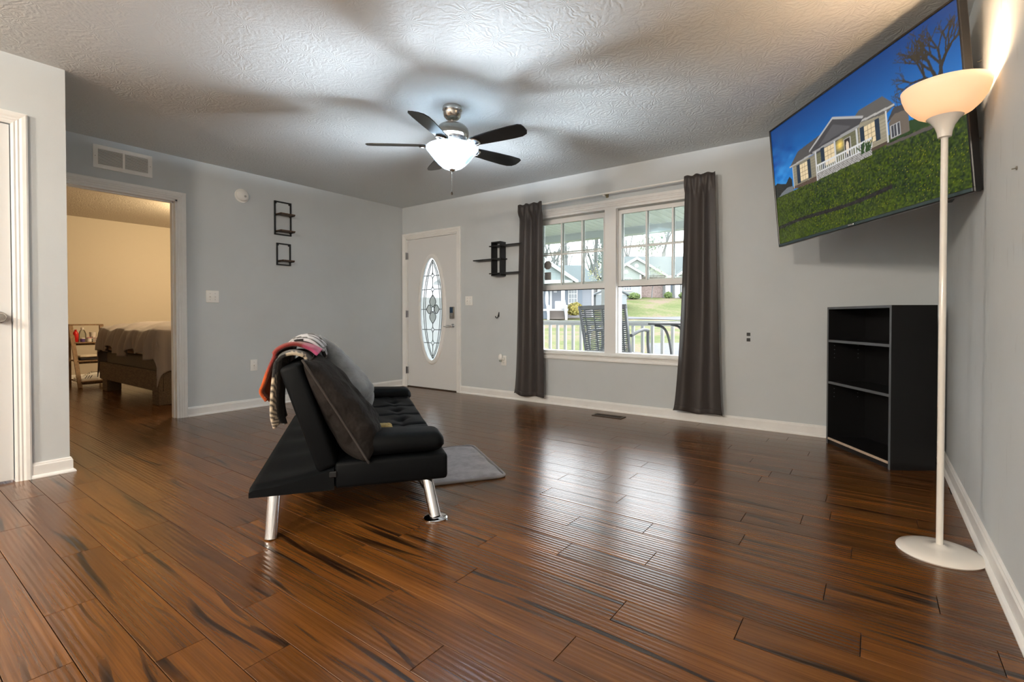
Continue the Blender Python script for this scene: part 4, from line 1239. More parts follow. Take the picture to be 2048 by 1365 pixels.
t = thing('curtain_rod', 'thin white curtain rod above the double window', 'curtain rod', (3.06, -0.088, 2.155))
obj('rod', MB().tube([(2.035, -0.088, 2.150), (4.085, -0.088, 2.165)], 0.0085, 12), 'plastic', t, 40)
for x, z in ((2.035, 2.150), (4.085, 2.165)):
    obj('rod_end', MB().ball((x, -0.088, z), 0.015, 12, 8), 'plastic', t, 60)
for x in (3.05, 2.06, 4.06):
    b_ = obj('bracket', MB().rbox((x - 0.012, -0.018, 2.135), (x + 0.012, -0.0005, 2.185), 0.002, 1).bar((x, -0.01, 2.157), (x, -0.095, 2.146), 0.010, 0.006), mat('aged_brass_%d' % int(x * 100), srgb(150, 140, 112), 0.4, metal=0.6), t)
    obj('clamp', MB().rbox((x - 0.008, -0.104, 2.135), (x + 0.008, -0.072, 2.148), 0.002, 1), 'plastic', b_)

# ------------------------------------------------------------------ wall fittings
def screw(c, n, r=0.0035):
    c, n = Vector(c), Vector(n)
    return MB().tube([c - n * 0.001, c + n * 0.001], r, 8)
# return air grille
t = thing('air_return_grille', 'white louvred return air grille above the bedroom doorway', 'vent', (0, -3.10, 2.28))
g0, g1, z0, z1 = -3.309, -2.895, 2.184, 2.375
fr = MB()
for a, b, c, d in ((g0, g1, z1 - 0.030, z1), (g0, g1, z0, z0 + 0.030), (g0, g0 + 0.032, z0 + 0.030, z1 - 0.030), (g1 - 0.032, g1, z0 + 0.030, z1 - 0.030), (-3.109, -3.094, z0 + 0.030, z1 - 0.030)):
    fr.box((0.0005, a, c), (0.009, b, d))
obj('frame', fr, 'plastic', t)
obj('backing', MB().box((0.0003, g0 + 0.02, z0 + 0.02), (0.0008, g1 - 0.02, z1 - 0.02)), mat('grille_back', (0.40, 0.38, 0.36, 1), 0.9), t)
lou = None
for a, b in ((g0 + 0.032, -3.109), (-3.094, g1 - 0.032)):
    for k in range(13):
        z = z0 + 0.034 + k * (z1 - z0 - 0.068) / 12
        obj('louvre', MB().raw([(0.0015, a, z + 0.004), (0.008, a, z - 0.0035), (0.008, b, z - 0.0035), (0.0015, b, z + 0.004), (0.0030, a, z + 0.0047), (0.0092, a, z - 0.0028), (0.0092, b, z - 0.0028), (0.0030, b, z + 0.0047)],
                               [(0, 1, 2, 3), (4, 5, 6, 7), (0, 1, 5, 4), (3, 2, 6, 7), (0, 3, 7, 4), (1, 2, 6, 5)]), 'plastic', t)
for y in (g0 + 0.014, g1 - 0.014): obj('screw', screw((0.009, y, 2.28), (1, 0, 0)), 'steel', t)
# smoke detector
t = thing('smoke_detector', 'round white smoke detector high on the left wall', 'smoke detector', (0, -2.122, 2.18))
mt = Matrix.Translation((0, -2.122, 2.18)) @ Matrix.Rotation(PI / 2, 4, 'Y')
def lx(pr, n=36): q = MB().lathe(pr, n, cap=False); return MB().raw([mt @ v for v in q.v], q.f)
obj('base_ring', lx([(0.0, 0.0005), (0.070, 0.0005), (0.071, 0.006), (0.066, 0.012), (0.0, 0.012)]), 'plastic', t, 40)
bd = obj('body', lx([(0.058, 0.012), (0.058, 0.020), (0.055, 0.032), (0.046, 0.040), (0.0, 0.043)]), 'plastic', t, 40)
mt = mt @ Matrix.Translation((0.008, 0.018, 0.041))
obj('test_button', lx([(0.0, 0.004), (0.011, 0.003), (0.012, 0.0)], 16), mat('test_button_grey', (0.45, 0.45, 0.45, 1), 0.5), bd, 40)
# framed ladder shelves on the left wall
def frame_shelf(label, y0, y1, z0, z1, zs, hanger=True):
    t = thing('wall_shelf', label, 'shelf', (0, (y0 + y1) / 2, z0))
    b = 0.013; fr = MB()
    for a, c, d, e in ((y0, y0 + b, z0, z1), (y1 - b, y1, z0, z1), (y0 + b, y1 - b, z1 - b, z1), (y0 + b, y1 - b, z0, z0 + b)): fr.box((0.0005, a, d), (0.014, c, e))
    obj('frame', fr, 'black_metal', t)
    for z in zs:
        s = obj('shelf_board', MB().rbox((0.002, y0 + b + 0.001, z - 0.006), (0.118, y1 - b - 0.001, z + 0.006), 0.001, 1), 'shelf_wood', t)
        for y in (y0 + b + 0.006, y1 - b - 0.006): obj('support_rod', MB().tube([(0.004, y, z - 0.011), (0.112, y, z - 0.010)], 0.0045, 6), 'black_metal', s)
    for y in (y0 + b + 0.008, y1 - b - 0.008): obj('hanging_tab', MB().rbox((0.0005, y - 0.008, z1 - b - 0.014), (0.003, y + 0.008, z1 - b), 0.0006, 1), 'black_metal', t)
frame_shelf('tall black frame wall shelf with two wooden boards', -1.788, -1.597, 1.832, 2.197, (2.052, 1.872))
frame_shelf('short black frame wall shelf with one wooden board', -1.766, -1.606, 1.505, 1.746, (1.552,))
# black box shelf beside the front door: upright box frame and three crossing ledges
t = thing('box_wall_shelf', 'black geometric wall shelf with crossing ledges beside the window', 'shelf', (1.70, 0, 1.6))
x0, x1, z0, z1, dp = 1.640, 1.775, 1.415, 1.808, -0.105
fr = MB(); fr.box((x0, dp, z0), (x0 + 0.012, -0.0005, z1)); fr.box((x1 - 0.012, dp, z0), (x1, -0.0005, z1)); fr.box((x0 + 0.012, dp, z1 - 0.012), (x1 - 0.012, -0.0005, z1)); fr.box((x0 + 0.012, dp, z0), (x1 - 0.012, -0.0005, z0 + 0.012))
obj('upright_box', fr, 'black_metal', t)
for z, a, b in ((1.760, x0 - 0.035, 2.12), (1.612, 1.36, x1 + 0.02), (1.445, x0 - 0.035, 2.12)):
    obj('ledge', MB().box((a, dp + 0.004, z - 0.006), (b, -0.0005, z + 0.006)), 'black_metal', t)

def plate(name, label, cat, c, n, w, h, kind, group=None):
    """wall plate centred at c on a wall whose outward normal is n ('x' left wall, 'y' back wall)"""
    c = Vector(c)
    if n == 'x': mt = Matrix(((0, 0, 1, c.x), (1, 0, 0, c.y), (0, 1, 0, c.z), (0, 0, 0, 1)))
    else: mt = Matrix(((1, 0, 0, c.x), (0, 0, -1, c.y), (0, 1, 0, c.z), (0, 0, 0, 1)))
    t = thing(name, label, cat, c, mtx=mt, group=group); K = dict(local=True)
    obj('cover_plate', MB().rbox((-w / 2, -h / 2, 0.0005), (w / 2, h / 2, 0.007), 0.004, 2), 'plastic', t, 40, **K)
    if kind == 'double_switch':
        for s in (-0.023, 0.023):
            obj('toggle', MB().rbox((s - 0.005, -0.010, 0.006), (s + 0.005, 0.012, 0.0085), 0.001, 1).bar((s, 0.0, 0.006), (s, -0.008, 0.018), 0.008, 0.009), 'plastic', t, **K)
            for z in (0.03, -0.03): obj('screw', MB().tube([(s, z, 0.006), (s, z, 0.0082)], 0.003, 8), 'steel', t, **K)
    elif kind == 'switch':
        obj('toggle', MB().rbox((-0.006, -0.014, 0.006), (0.006, 0.014, 0.0085), 0.001, 1).bar((0, 0.0, 0.006), (0, 0.009, 0.018), 0.008, 0.009), 'plastic', t, **K)
        obj('toggle_slot', MB().box((-0.004, -0.011, 0.0083), (0.004, 0.011, 0.0088)), mat('toggle_slot_grey', (0.3, 0.3, 0.29, 1), 0.6), t, **K)
        for z in (0.03, -0.03): obj('screw', MB().tube([(0, z, 0.006), (0, z, 0.0082)], 0.003, 8), 'steel', t, **K)
    else:
        for z in (0.021, -0.021):
            r = obj('receptacle', MB().rbox((-0.017, z - 0.015, 0.006), (0.017, z + 0.015, 0.0090), 0.005, 2), 'plastic', t, 40, **K)
            obj('slot', MB().box((-0.008, z - 0.003, 0.0088), (-0.0055, z + 0.006, 0.0094)).box((0.0055, z - 0.003, 0.0088), (0.008, z + 0.006, 0.0094)).tube([(0, z - 0.009, 0.0088), (0, z - 0.009, 0.0094)], 0.003, 8), 'dark', r, **K)
        obj('screw', MB().tube([(0, 0, 0.006), (0, 0, 0.0080)], 0.003, 8), 'steel', t, **K)
    return t
plate('light_switch', 'double light switch plate beside the bedroom doorway', 'light switch', (0, -2.406, 1.142), 'x', 0.117, 0.117, 'double_switch')
plate('light_switch', 'double light switch plate beside the front door', 'light switch', (1.212, 0, 1.142), 'y', 0.118, 0.112, 'double_switch')
plate('wall_plate', 'single white wall plate low on the left wall', 'wall plate', (0, -2.013, 0.441), 'x', 0.074, 0.116, 'switch')
plate('electrical_outlet', 'white outlet on left wall, half hidden behind the throw', 'outlet', (0, -1.705, 0.441), 'x', 0.072, 0.116, 'outlet')
plate('electrical_outlet', 'white outlet by the curtain with a plug-in freshener', 'outlet', (1.748, 0, 0.438), 'y', 0.074, 0.116, 'outlet')
t = thing('plug_in_freshener', 'white plug-in air freshener in the outlet by the curtain', 'air freshener', (1.728, -0.012, 0.462))
obj('body', MB().ball((1.722, -0.032, 0.476), 0.030, 16, 12, (1.0, 0.72, 1.35)), 'plastic', t, 60)
obj('plug', MB().rbox((1.732, -0.030, 0.444), (1.764, -0.0095, 0.472), 0.004, 2), 'plastic', t, 40)
obj('refill', MB().lathe([(0.0, 0.424), (0.013, 0.424), (0.015, 0.43), (0.015, 0.448), (0.010, 0.456)], 14, (1.722, -0.036, 0), cap=False), 'clear', t, 50)
# hook
t = thing('wall_hook', 'small black metal coat hook on the back wall', 'hook', (1.674, 0, 0.965))
obj('mount_plate', MB().rbox((1.668, -0.005, 0.945), (1.682, -0.0005, 1.000), 0.002, 1), 'black_metal', t)
obj('hook', MB().tube(spline([(1.675, -0.003, 0.99), (1.675, -0.016, 0.962), (1.672, -0.026, 0.936), (1.664, -0.042, 0.934), (1.660, -0.050, 0.953)], 14), 0.0052, 7), 'black_metal', t, 50)
for z, lb in ((0.7955, 'upper one of two small black adhesive squares on the wall'), (0.7490, 'lower one of two small black adhesive squares on the wall')):
    tag(obj('adhesive_pad', MB().rbox((4.337, -0.005, z - 0.014), (4.365, -0.0004, z + 0.014), 0.001, 1), 'black_metal', origin=(4.351, -0.003, z)), lb, 'adhesive pad')
# wall anchors left in the right wall
mch = mat('nail_head', (0.25, 0.23, 0.2, 1), 0.4, metal=0.6)
for y, z, lb in ((-1.585, 2.06, 'small metal screw in the right wall above the lamp bowl'), (-1.60, 1.72, 'small metal screw in the right wall between lamp bowl and television edge'), (-2.30, 1.42, 'small metal screw in the right wall, lowest of three')):
    tag(obj('wall_anchor', MB().tube([(RX - 0.0005, y, z), (RX - 0.004, y, z)], 0.006, 10).tube([(RX - 0.003, y, z), (RX - 0.014, y, z - 0.002)], 0.002, 6), mch, origin=(RX, y, z)), lb, 'screw', 'screws left in the right wall')
# floor register
t = thing('floor_register', 'brown metal floor register below the window', 'floor vent', (3.18, -0.245, 0))
fr = MB()
for a, b, c, d in ((3.035, 3.335, -0.305, -0.288), (3.035, 3.335, -0.207, -0.190), (3.035, 3.052, -0.288, -0.207), (3.318, 3.335, -0.288, -0.207)): fr.box((a, c, 0.0003), (b, d, 0.005))
obj('frame', fr, 'register', t)
obj('grille_back', MB().box((3.052, -0.288, 0.0002), (3.318, -0.207, 0.0012)), 'dark', t)
for k in range(14):
    x = 3.062 + k * 0.019; obj('fin', MB().box((x, -0.288, 0.001), (x + 0.006, -0.207, 0.0042)), 'register', t)
# ------------------------------------------------------------------ bedroom
def bedroom():
    x0, x1, y0, y1 = -2.92, -0.895, -2.575, -1.10
    b = thing('bed', 'low bed of weathered grey-brown planks in the bedroom', 'bed', ((x0 + x1) / 2, (y0 + y1) / 2, 0))
    for a, c in (((x0, y0, 0.145), (x1, y0 + 0.045, 0.362)), ((x0, y1 - 0.045, 0.145), (x1, y1, 0.362))):
        obj('side_rail', MB().rbox(a, c, 0.004, 1), 'bed_wood', b)
    for a, c in (((x1 - 0.045, y0 + 0.046, 0.145), (x1, y1 - 0.046, 0.362)), ((x0, y0 + 0.046, 0.145), (x0 + 0.045, y1 - 0.046, 0.362))):
        obj('end_board', MB().rbox(a, c, 0.004, 1), 'bed_wood', b)
    for x in (x0 + 0.10, x1 - 0.19):
        for y in (y0 + 0.003, y1 - 0.153): obj('leg', MB().rbox((x, y, 0), (x + 0.19, y + 0.15, 0.150), 0.004, 1), 'bed_wood', b)
    obj('slat_deck', MB().box((x0 + 0.05, y0 + 0.05, 0.25), (x1 - 0.05, y1 - 0.05, 0.27)), 'bed_wood', b)
    tag(obj('box_spring', MB().rbox((x0 + 0.055, y0 + 0.060, 0.272), (x1 - 0.055, y1 - 0.055, 0.50), 0.03, 3), 'boxspring', origin=(-1.9, -1.85, 0.272), smooth=40), 'grey cloth box spring inside the wooden bed frame', 'box spring')
    tag(obj('mattress', MB().rbox((x0 + 0.06, y0 + 0.055, 0.502), (x1 - 0.06, y1 - 0.055, 0.735), 0.05, 4), 'sheet', origin=(-1.9, -1.85, 0.502), smooth=40), 'white mattress mostly covered by the grey comforter', 'mattress')
    # comforter draped over the mattress
    mx0, mx1, my0, my1 = x0 + 0.05, x1 - 0.05, y0 + 0.045, y1 - 0.045; top = 0.80
    def drape(u, v):
        hx = 0.36; hy = 0.36
        s = mx0 - hx + (mx1 - mx0 + 2 * hx) * u; q = my0 - hy + (my1 - my0 + 2 * hy) * v
        cx, cy = min(max(s, mx0), mx1), min(max(q, my0), my1)
        d = Vector((s - cx, q - cy)); o = d.length
        per = cx * 1.0 + cy * 1.3
        inner = min(cx - mx0, mx1 - cx, cy - my0, my1 - cy)
        bulge = 0.075 * (1 - math.exp(-inner / 0.16)) + 0.022 * math.sin(9 * s + 3 * q) * math.sin(5 * q - 2 * s)
        z = top + bulge
        if o > 1e-6:
            d.normalize()
            lim = (0.27 if abs(d.y) > 0.7 else 0.42) + 0.035 * math.sin(7 * per) + 0.02 * math.sin(17 * per)
            oo = o / 0.36 * lim
            out = 0.055 * (1 - math.exp(-oo / 0.05)) + 0.028 * math.sin(24 * per + 1.5 * math.sin(6 * per)) * min(1, oo / 0.2) + 0.012 * math.sin(53 * per) * min(1, oo / 0.2) + 0.05 * oo
            z = top + bulge - max(0, oo - 0.02) - 0.02 * min(1, oo / 0.05)
            return (cx + d.x * (0.02 + out), cy + d.y * (0.02 + out), z)
        z += 0.012 * math.sin(21 * s + 4 * math.sin(5 * q)) * math.exp(-inner / 0.3)
        return (cx, cy, z)
    tag(obj('comforter', MB().grid(drape, 150, 110), 'comforter', origin=(-1.9, -1.85, 0.75), smooth=80, solid=0.012), 'rumpled grey comforter draped over the bed', 'comforter')
    # dark bundle under the bed
    rr = random.Random(4)
    tag(obj('dark_bundle', MB().ball((-1.75, -2.02, 0.061), 0.2, 20, 10, (1.2, 0.7, 0.305), fn=lambda p: 1 + 0.09 * math.sin(30 * p.x) * math.cos(26 * p.y)), mat('black_cloth', (0.015, 0.014, 0.016, 1), 0.9), origin=(-1.75, -2.02, 0), smooth=80), 'dark cloth bundle lying under the bed', 'clothing')
    # ladder shelf
    L = thing('ladder_shelf', 'light wooden ladder shelf with four tiers beside the bed', 'shelf', (-3.45, -2.60, 0))
    ya, yb = -2.705, -2.370
    for y in (ya, yb):
        obj('front_leg', MB().bar((-3.22, y, 0.0), (-3.66, y, 0.825), 0.022, 0.045, up=(0, 1, 0)), 'ladder_wood', L)
        obj('rear_leg', MB().box((-3.735, y - 0.011, 0), (-3.695, y + 0.011, 0.825)), 'ladder_wood', L)
    for z in (0.835, 0.590, 0.345, 0.075):
        fx = -3.22 - 0.44 * z / 0.825
        obj('tier', MB().rbox((-3.73, ya + (0.012 if z < 0.8 else -0.02), z - 0.009), (fx + 0.02, yb - (0.012 if z < 0.8 else -0.02), z + 0.009), 0.002, 1), 'ladder_wood', L)
        if z < 0.8: obj('tier_rail', MB().box((fx - 0.03, ya + 0.012, z - 0.035), (fx - 0.012, yb - 0.012, z - 0.010)), 'ladder_wood', L)
    zt = 0.600
    def bottle(name, label, cat, x, y, z, prof, m, capm=None, capz=None):
        t = thing(name, label, cat, (x, y, z))
        obj('body', MB().lathe([(r, z + h) for r, h in prof], 20, (x, y, 0), cap=False), m, t, 45)
        if capm: obj('cap', MB().lathe([(r, z + h) for r, h in capz], 14, (x, y, 0), cap=False), capm, t, 45)
    m_red = mat('red_plastic', srgb(190, 22, 18), 0.3); m_w = mat('bottle_white', (0.75, 0.73, 0.7, 1), 0.4); m_pu = mat('purple_plastic', srgb(86, 66, 130), 0.5); m_pk = mat('pink_card', srgb(196, 130, 150), 0.7)
    bottle('red_bottle', 'red plastic bottle on the ladder shelf', 'bottle', -3.60, -2.665, zt, [(0, 0), (0.030, 0), (0.032, 0.01), (0.032, 0.115), (0.022, 0.14), (0.012, 0.15)], m_red, m_red, [(0.013, 0.15), (0.013, 0.170), (0, 0.170)])
    bottle('clear_bottle', 'clear bottle with a white cap on the ladder shelf', 'bottle', -3.64, -2.585, zt, [(0, 0), (0.042, 0), (0.043, 0.01), (0.043, 0.105), (0.030, 0.150), (0.014, 0.170)], 'clear', m_w, [(0.017, 0.168), (0.017, 0.198), (0, 0.198)])
    bottle('purple_jar', 'small purple jar in front of the clear bottle', 'jar', -3.565, -2.600, zt, [(0, 0), (0.026, 0), (0.027, 0.04), (0.022, 0.044)], m_pu, m_w, [(0.027, 0.044), (0.027, 0.056), (0, 0.056)])
    bottle('cream_jar', 'small cream jar beside the white basket', 'jar', -3.565, -2.530, zt, [(0, 0), (0.028, 0), (0.029, 0.046), (0.024, 0.05)], m_w, m_pk, [(0.029, 0.05), (0.029, 0.060), (0, 0.060)])
    t = thing('lattice_basket', 'small white plastic basket with lattice sides on ladder shelf', 'basket', (-3.60, -2.445, zt))
    bx = MB(); a0, a1, c0, c1 = -3.665, -3.545, -2.492, -2.410
    bx.box((a0, c0, zt), (a1, c1, zt + 0.004))
    for zz in (0.004, 0.030, 0.058): 
        bx.box((a0, c0, zt + zz), (a1, c0 + 0.004, zt + zz + 0.010)); bx.box((a0, c1 - 0.004, zt + zz), (a1, c1, zt + zz + 0.010)); bx.box((a1 - 0.004, c0, zt + zz), (a1, c1, zt + zz + 0.010)); bx.box((a0, c0, zt + zz), (a0 + 0.004, c1, zt + zz + 0.010))
    for k in range(6): bx.box((a1 - 0.004, c0 + k * 0.0156, zt), (a1, c0 + k * 0.0156 + 0.005, zt + 0.066))
    for k in range(7): bx.box((a0 + k * 0.0193, c0, zt), (a0 + k * 0.0193 + 0.005, c0 + 0.004, zt + 0.066))
    obj('lattice', bx, m_w, t)
    obj('contents', MB().rbox((a0 + 0.006, c0 + 0.006, zt + 0.004), (a1 - 0.006, c1 - 0.006, zt + 0.05), 0.008, 2), mat('red_wrapping', srgb(150, 40, 44), 0.6), t)
    tag(obj('paper_cup', MB().lathe([(0, zt), (0.030, zt), (0.040, zt + 0.13), (0.037, zt + 0.13), (0.028, zt + 0.004)], 20, (-3.69, -2.46, 0), cap=False), m_w, origin=(-3.69, -2.46, zt), smooth=40), 'tall white cup behind the lattice basket', 'cup')
    # folded clothes
    def fold(name, label, x, y, z, w, d, h, m, seed):
        q = MB().rbox((x - w / 2, y - d / 2, z), (x + w / 2, y + d / 2, z + h), h * 0.45, 3)
        for v in q.v:
            if v.z > z + h * 0.4: v.z += 0.010 * math.sin(v.x * 40 + seed) * math.cos(v.y * 33 + seed)
        tag(obj(name, q, m, origin=(x, y, z), smooth=60), label, 'clothing')
    fold('folded_shirt', 'dark folded shirt under the cream one on ladder shelf', -3.55, -2.540, 0.3545, 0.22, 0.23, 0.030, mat('dark_shirt', (0.02, 0.018, 0.022, 1), 0.9), 1)
    fold('folded_shirt', 'cream folded shirt on top of the dark one', -3.55, -2.545, 0.3855, 0.21, 0.22, 0.045, mat('cream_shirt', (0.58, 0.52, 0.44, 1), 0.9), 2)
    # sneakers
    m_sh = mat('sneaker_leather', (0.68, 0.66, 0.64, 1), 0.5); m_so = mat('sneaker_sole', (0.6, 0.57, 0.52, 1), 0.6)
    def sneaker(label, x, y, rz):
        z0 = 0.0845
        t = thing('sneaker', label, 'shoe', (x, y, z0), rz); K = dict(local=True)
        prof = [(0.0, 0.030, 0.050), (0.03, 0.040, 0.052), (0.08, 0.046, 0.056), (0.13, 0.044, 0.078), (0.17, 0.040, 0.098), (0.21, 0.040, 0.104), (0.25, 0.038, 0.100), (0.272, 0.028, 0.095)]
        mb = MB(); n = 14
        for px, hw, h in prof:
            for k in range(n):
                a = PI * k / (n - 1); mb.v.append(Vector((px - 0.14, -math.cos(a) * hw, 0.016 + (h - 0.016) * max(0.0, math.sin(a)) ** 0.6)))
        for i in range(len(prof) - 1):
            for k in range(n - 1): mb.f.append((i * n + k, i * n + k + 1, (i + 1) * n + k + 1, (i + 1) * n + k))
        mb.f.append(tuple(range(n))); mb.f.append(tuple((len(prof) - 1) * n + k for k in range(n)))
        obj('upper', mb, m_sh, t, 60, **K)
        so = [(-0.148, -0.018), (-0.13, -0.036), (-0.06, -0.050), (0.02, -0.046), (0.10, -0.043), (0.134, -0.030), (0.140, 0.0), (0.134, 0.030), (0.10, 0.043), (0.02, 0.046), (-0.06, 0.050), (-0.13, 0.036), (-0.148, 0.018)]
        obj('sole', MB().prism(so, lambda a, b, d: (a, b, d), 0.0, 0.026), m_so, t, **K)
        for s in (-1, 1):
            for k in range(3): obj('side_stripe', MB().bar((-0.035 + k * 0.026, s * 0.0455, 0.030), (-0.010 + k * 0.026, s * 0.038, 0.068), 0.006, 0.011, up=(0, s, 0)), 'dark', t, **K)
        for k in range(4): obj('lace', MB().tube([(-0.045 + k * 0.022, -0.022, 0.060 + k * 0.010), (-0.040 + k * 0.022, 0, 0.070 + k * 0.012), (-0.035 + k * 0.022, 0.022, 0.060 + k * 0.010)], 0.004, 6), m_so, t, **K)
    sneaker('white sneaker with dark stripes, in front of its pair on the bottom tier', -3.385, -2.590, math.radians(86)); sneaker('white sneaker with dark stripes, behind its pair on the bottom tier', -3.520, -2.545, math.radians(90))
    tag(obj('paper_stack', MB().rbox((-3.20, -2.50, 0.0003), (-3.02, -2.33, 0.05), 0.006, 1), mat('cream_paper', (0.6, 0.54, 0.42, 1), 0.8), origin=(-3.1, -2.4, 0)), 'pale box on the floor between ladder shelf and bed', 'box')
bedroom()

def dome_light(label, x, y, watts, col, r=0.16):
    t = thing('ceiling_light', label, 'ceiling light', (x, y, H))
    obj('rim', MB().lathe([(r, H - 0.0005), (r + 0.012, H - 0.012), (r, H - 0.026), (r - 0.01, H - 0.026)], 32, (x, y, 0), cap=False), 'nickel', t, 40)
    obj('glass_dome', MB().lathe([(r - 0.004, H - 0.022), (r * 0.86, H - 0.055), (r * 0.55, H - 0.08), (0, H - 0.09)], 32, (x, y, 0), cap=False), 'dome', t, 60)
    point_light('dome_lamp', (x, y, H - 0.19), watts, col, 0.11, t)
dome_light('round ceiling dome light in the bedroom', -2.05, -1.40, BEDROOM_W, (1.0, 0.74, 0.42))
dome_light('round ceiling dome light over the kitchen, next to the right wall', 4.3, -6.6, KITCHEN_W, (1.0, 0.86, 0.70))
dome_light('round ceiling dome light over the kitchen, next to the closet', 2.4, -6.6, KITCHEN_W, (1.0, 0.86, 0.70))

# ------------------------------------------------------------------ porch
M['porch_white'] = mat('porch_paint', (0.52, 0.54, 0.54, 1), 0.6)
M['porch_ceiling'] = mat('porch_soffit', (0.60, 0.62, 0.58, 1), 0.6)
M['porch_deck'] = mat('porch_deck', (0.30, 0.29, 0.28, 1), 0.8, var=0.1)
struct('porch_floor', MB().box((-1.2, 0.14, -0.16), (5.9, 2.0, -0.06)), 'porch_deck')
pc = struct('porch_ceiling', MB().box((-1.2, 0.14, 2.185), (5.9, 2.3, 2.25)), mat('soffit_gap', (0.16, 0.17, 0.16, 1), 0.8))
brd = MB().box((0.006, 0.0, 0.0), (0.096, 1.64, 0.022)); first = None
for k in range(62):
    if first is None:
        o = obj('soffit_board', brd, 'porch_ceiling', pc, local=True); first = o.data
    else:
        o = bpy.data.objects.new('soffit_board', first); COL.objects.link(o); o.parent = pc
    o.location = (-0.6 + k * 0.102, 0.145, 2.163)
struct('porch_beam', MB().box((-1.2, 1.785, 2.068), (5.9, 1.95, 2.185)), 'porch_white')
t = MB().box((2.10, 1.80, -0.06), (2.20, 1.90, 2.068)); t.box((2.085, 1.785, -0.06), (2.215, 1.915, 0.10)); t.box((2.085, 1.785, 1.98), (2.215, 1.915, 2.068))
tag(obj('porch_post', t, 'porch_white', origin=(2.15, 1.85, -0.06)), 'white square porch post between the railing sections', 'post')
def railing(label, x0, x1):
    t = thing('porch_railing', label, 'railing', ((x0 + x1) / 2, 1.85, -0.06))
    obj('top_rail', MB().rbox((x0, 1.80, 0.852), (x1, 1.90, 0.892), 0.006, 1).box((x0, 1.83, 0.825), (x1, 1.87, 0.852)), 'porch_white', t)
    obj('bottom_rail', MB().box((x0, 1.825, 0.03), (x1, 1.875, 0.09)), 'porch_white', t)
    n = int((x1 - x0) / 0.1302); fm = None
    for k in range(n):
        if fm is None:
            o = obj('baluster', MB().box((-0.018, 1.832 - 1.85, 0.15), (0.018, 1.868 - 1.85, 0.885)), 'porch_white', t, local=True); fm = o.data
        else:
            o = bpy.data.objects.new('baluster', fm); COL.objects.link(o); o.parent = t
        o.location = (x0 + (k + 0.5) * (x1 - x0) / n - (x0 + x1) / 2, 0, 0)
railing('white porch railing section on the front door side', 0.10, 2.084)
railing('white porch railing section behind the chair and table', 2.216, 5.6)

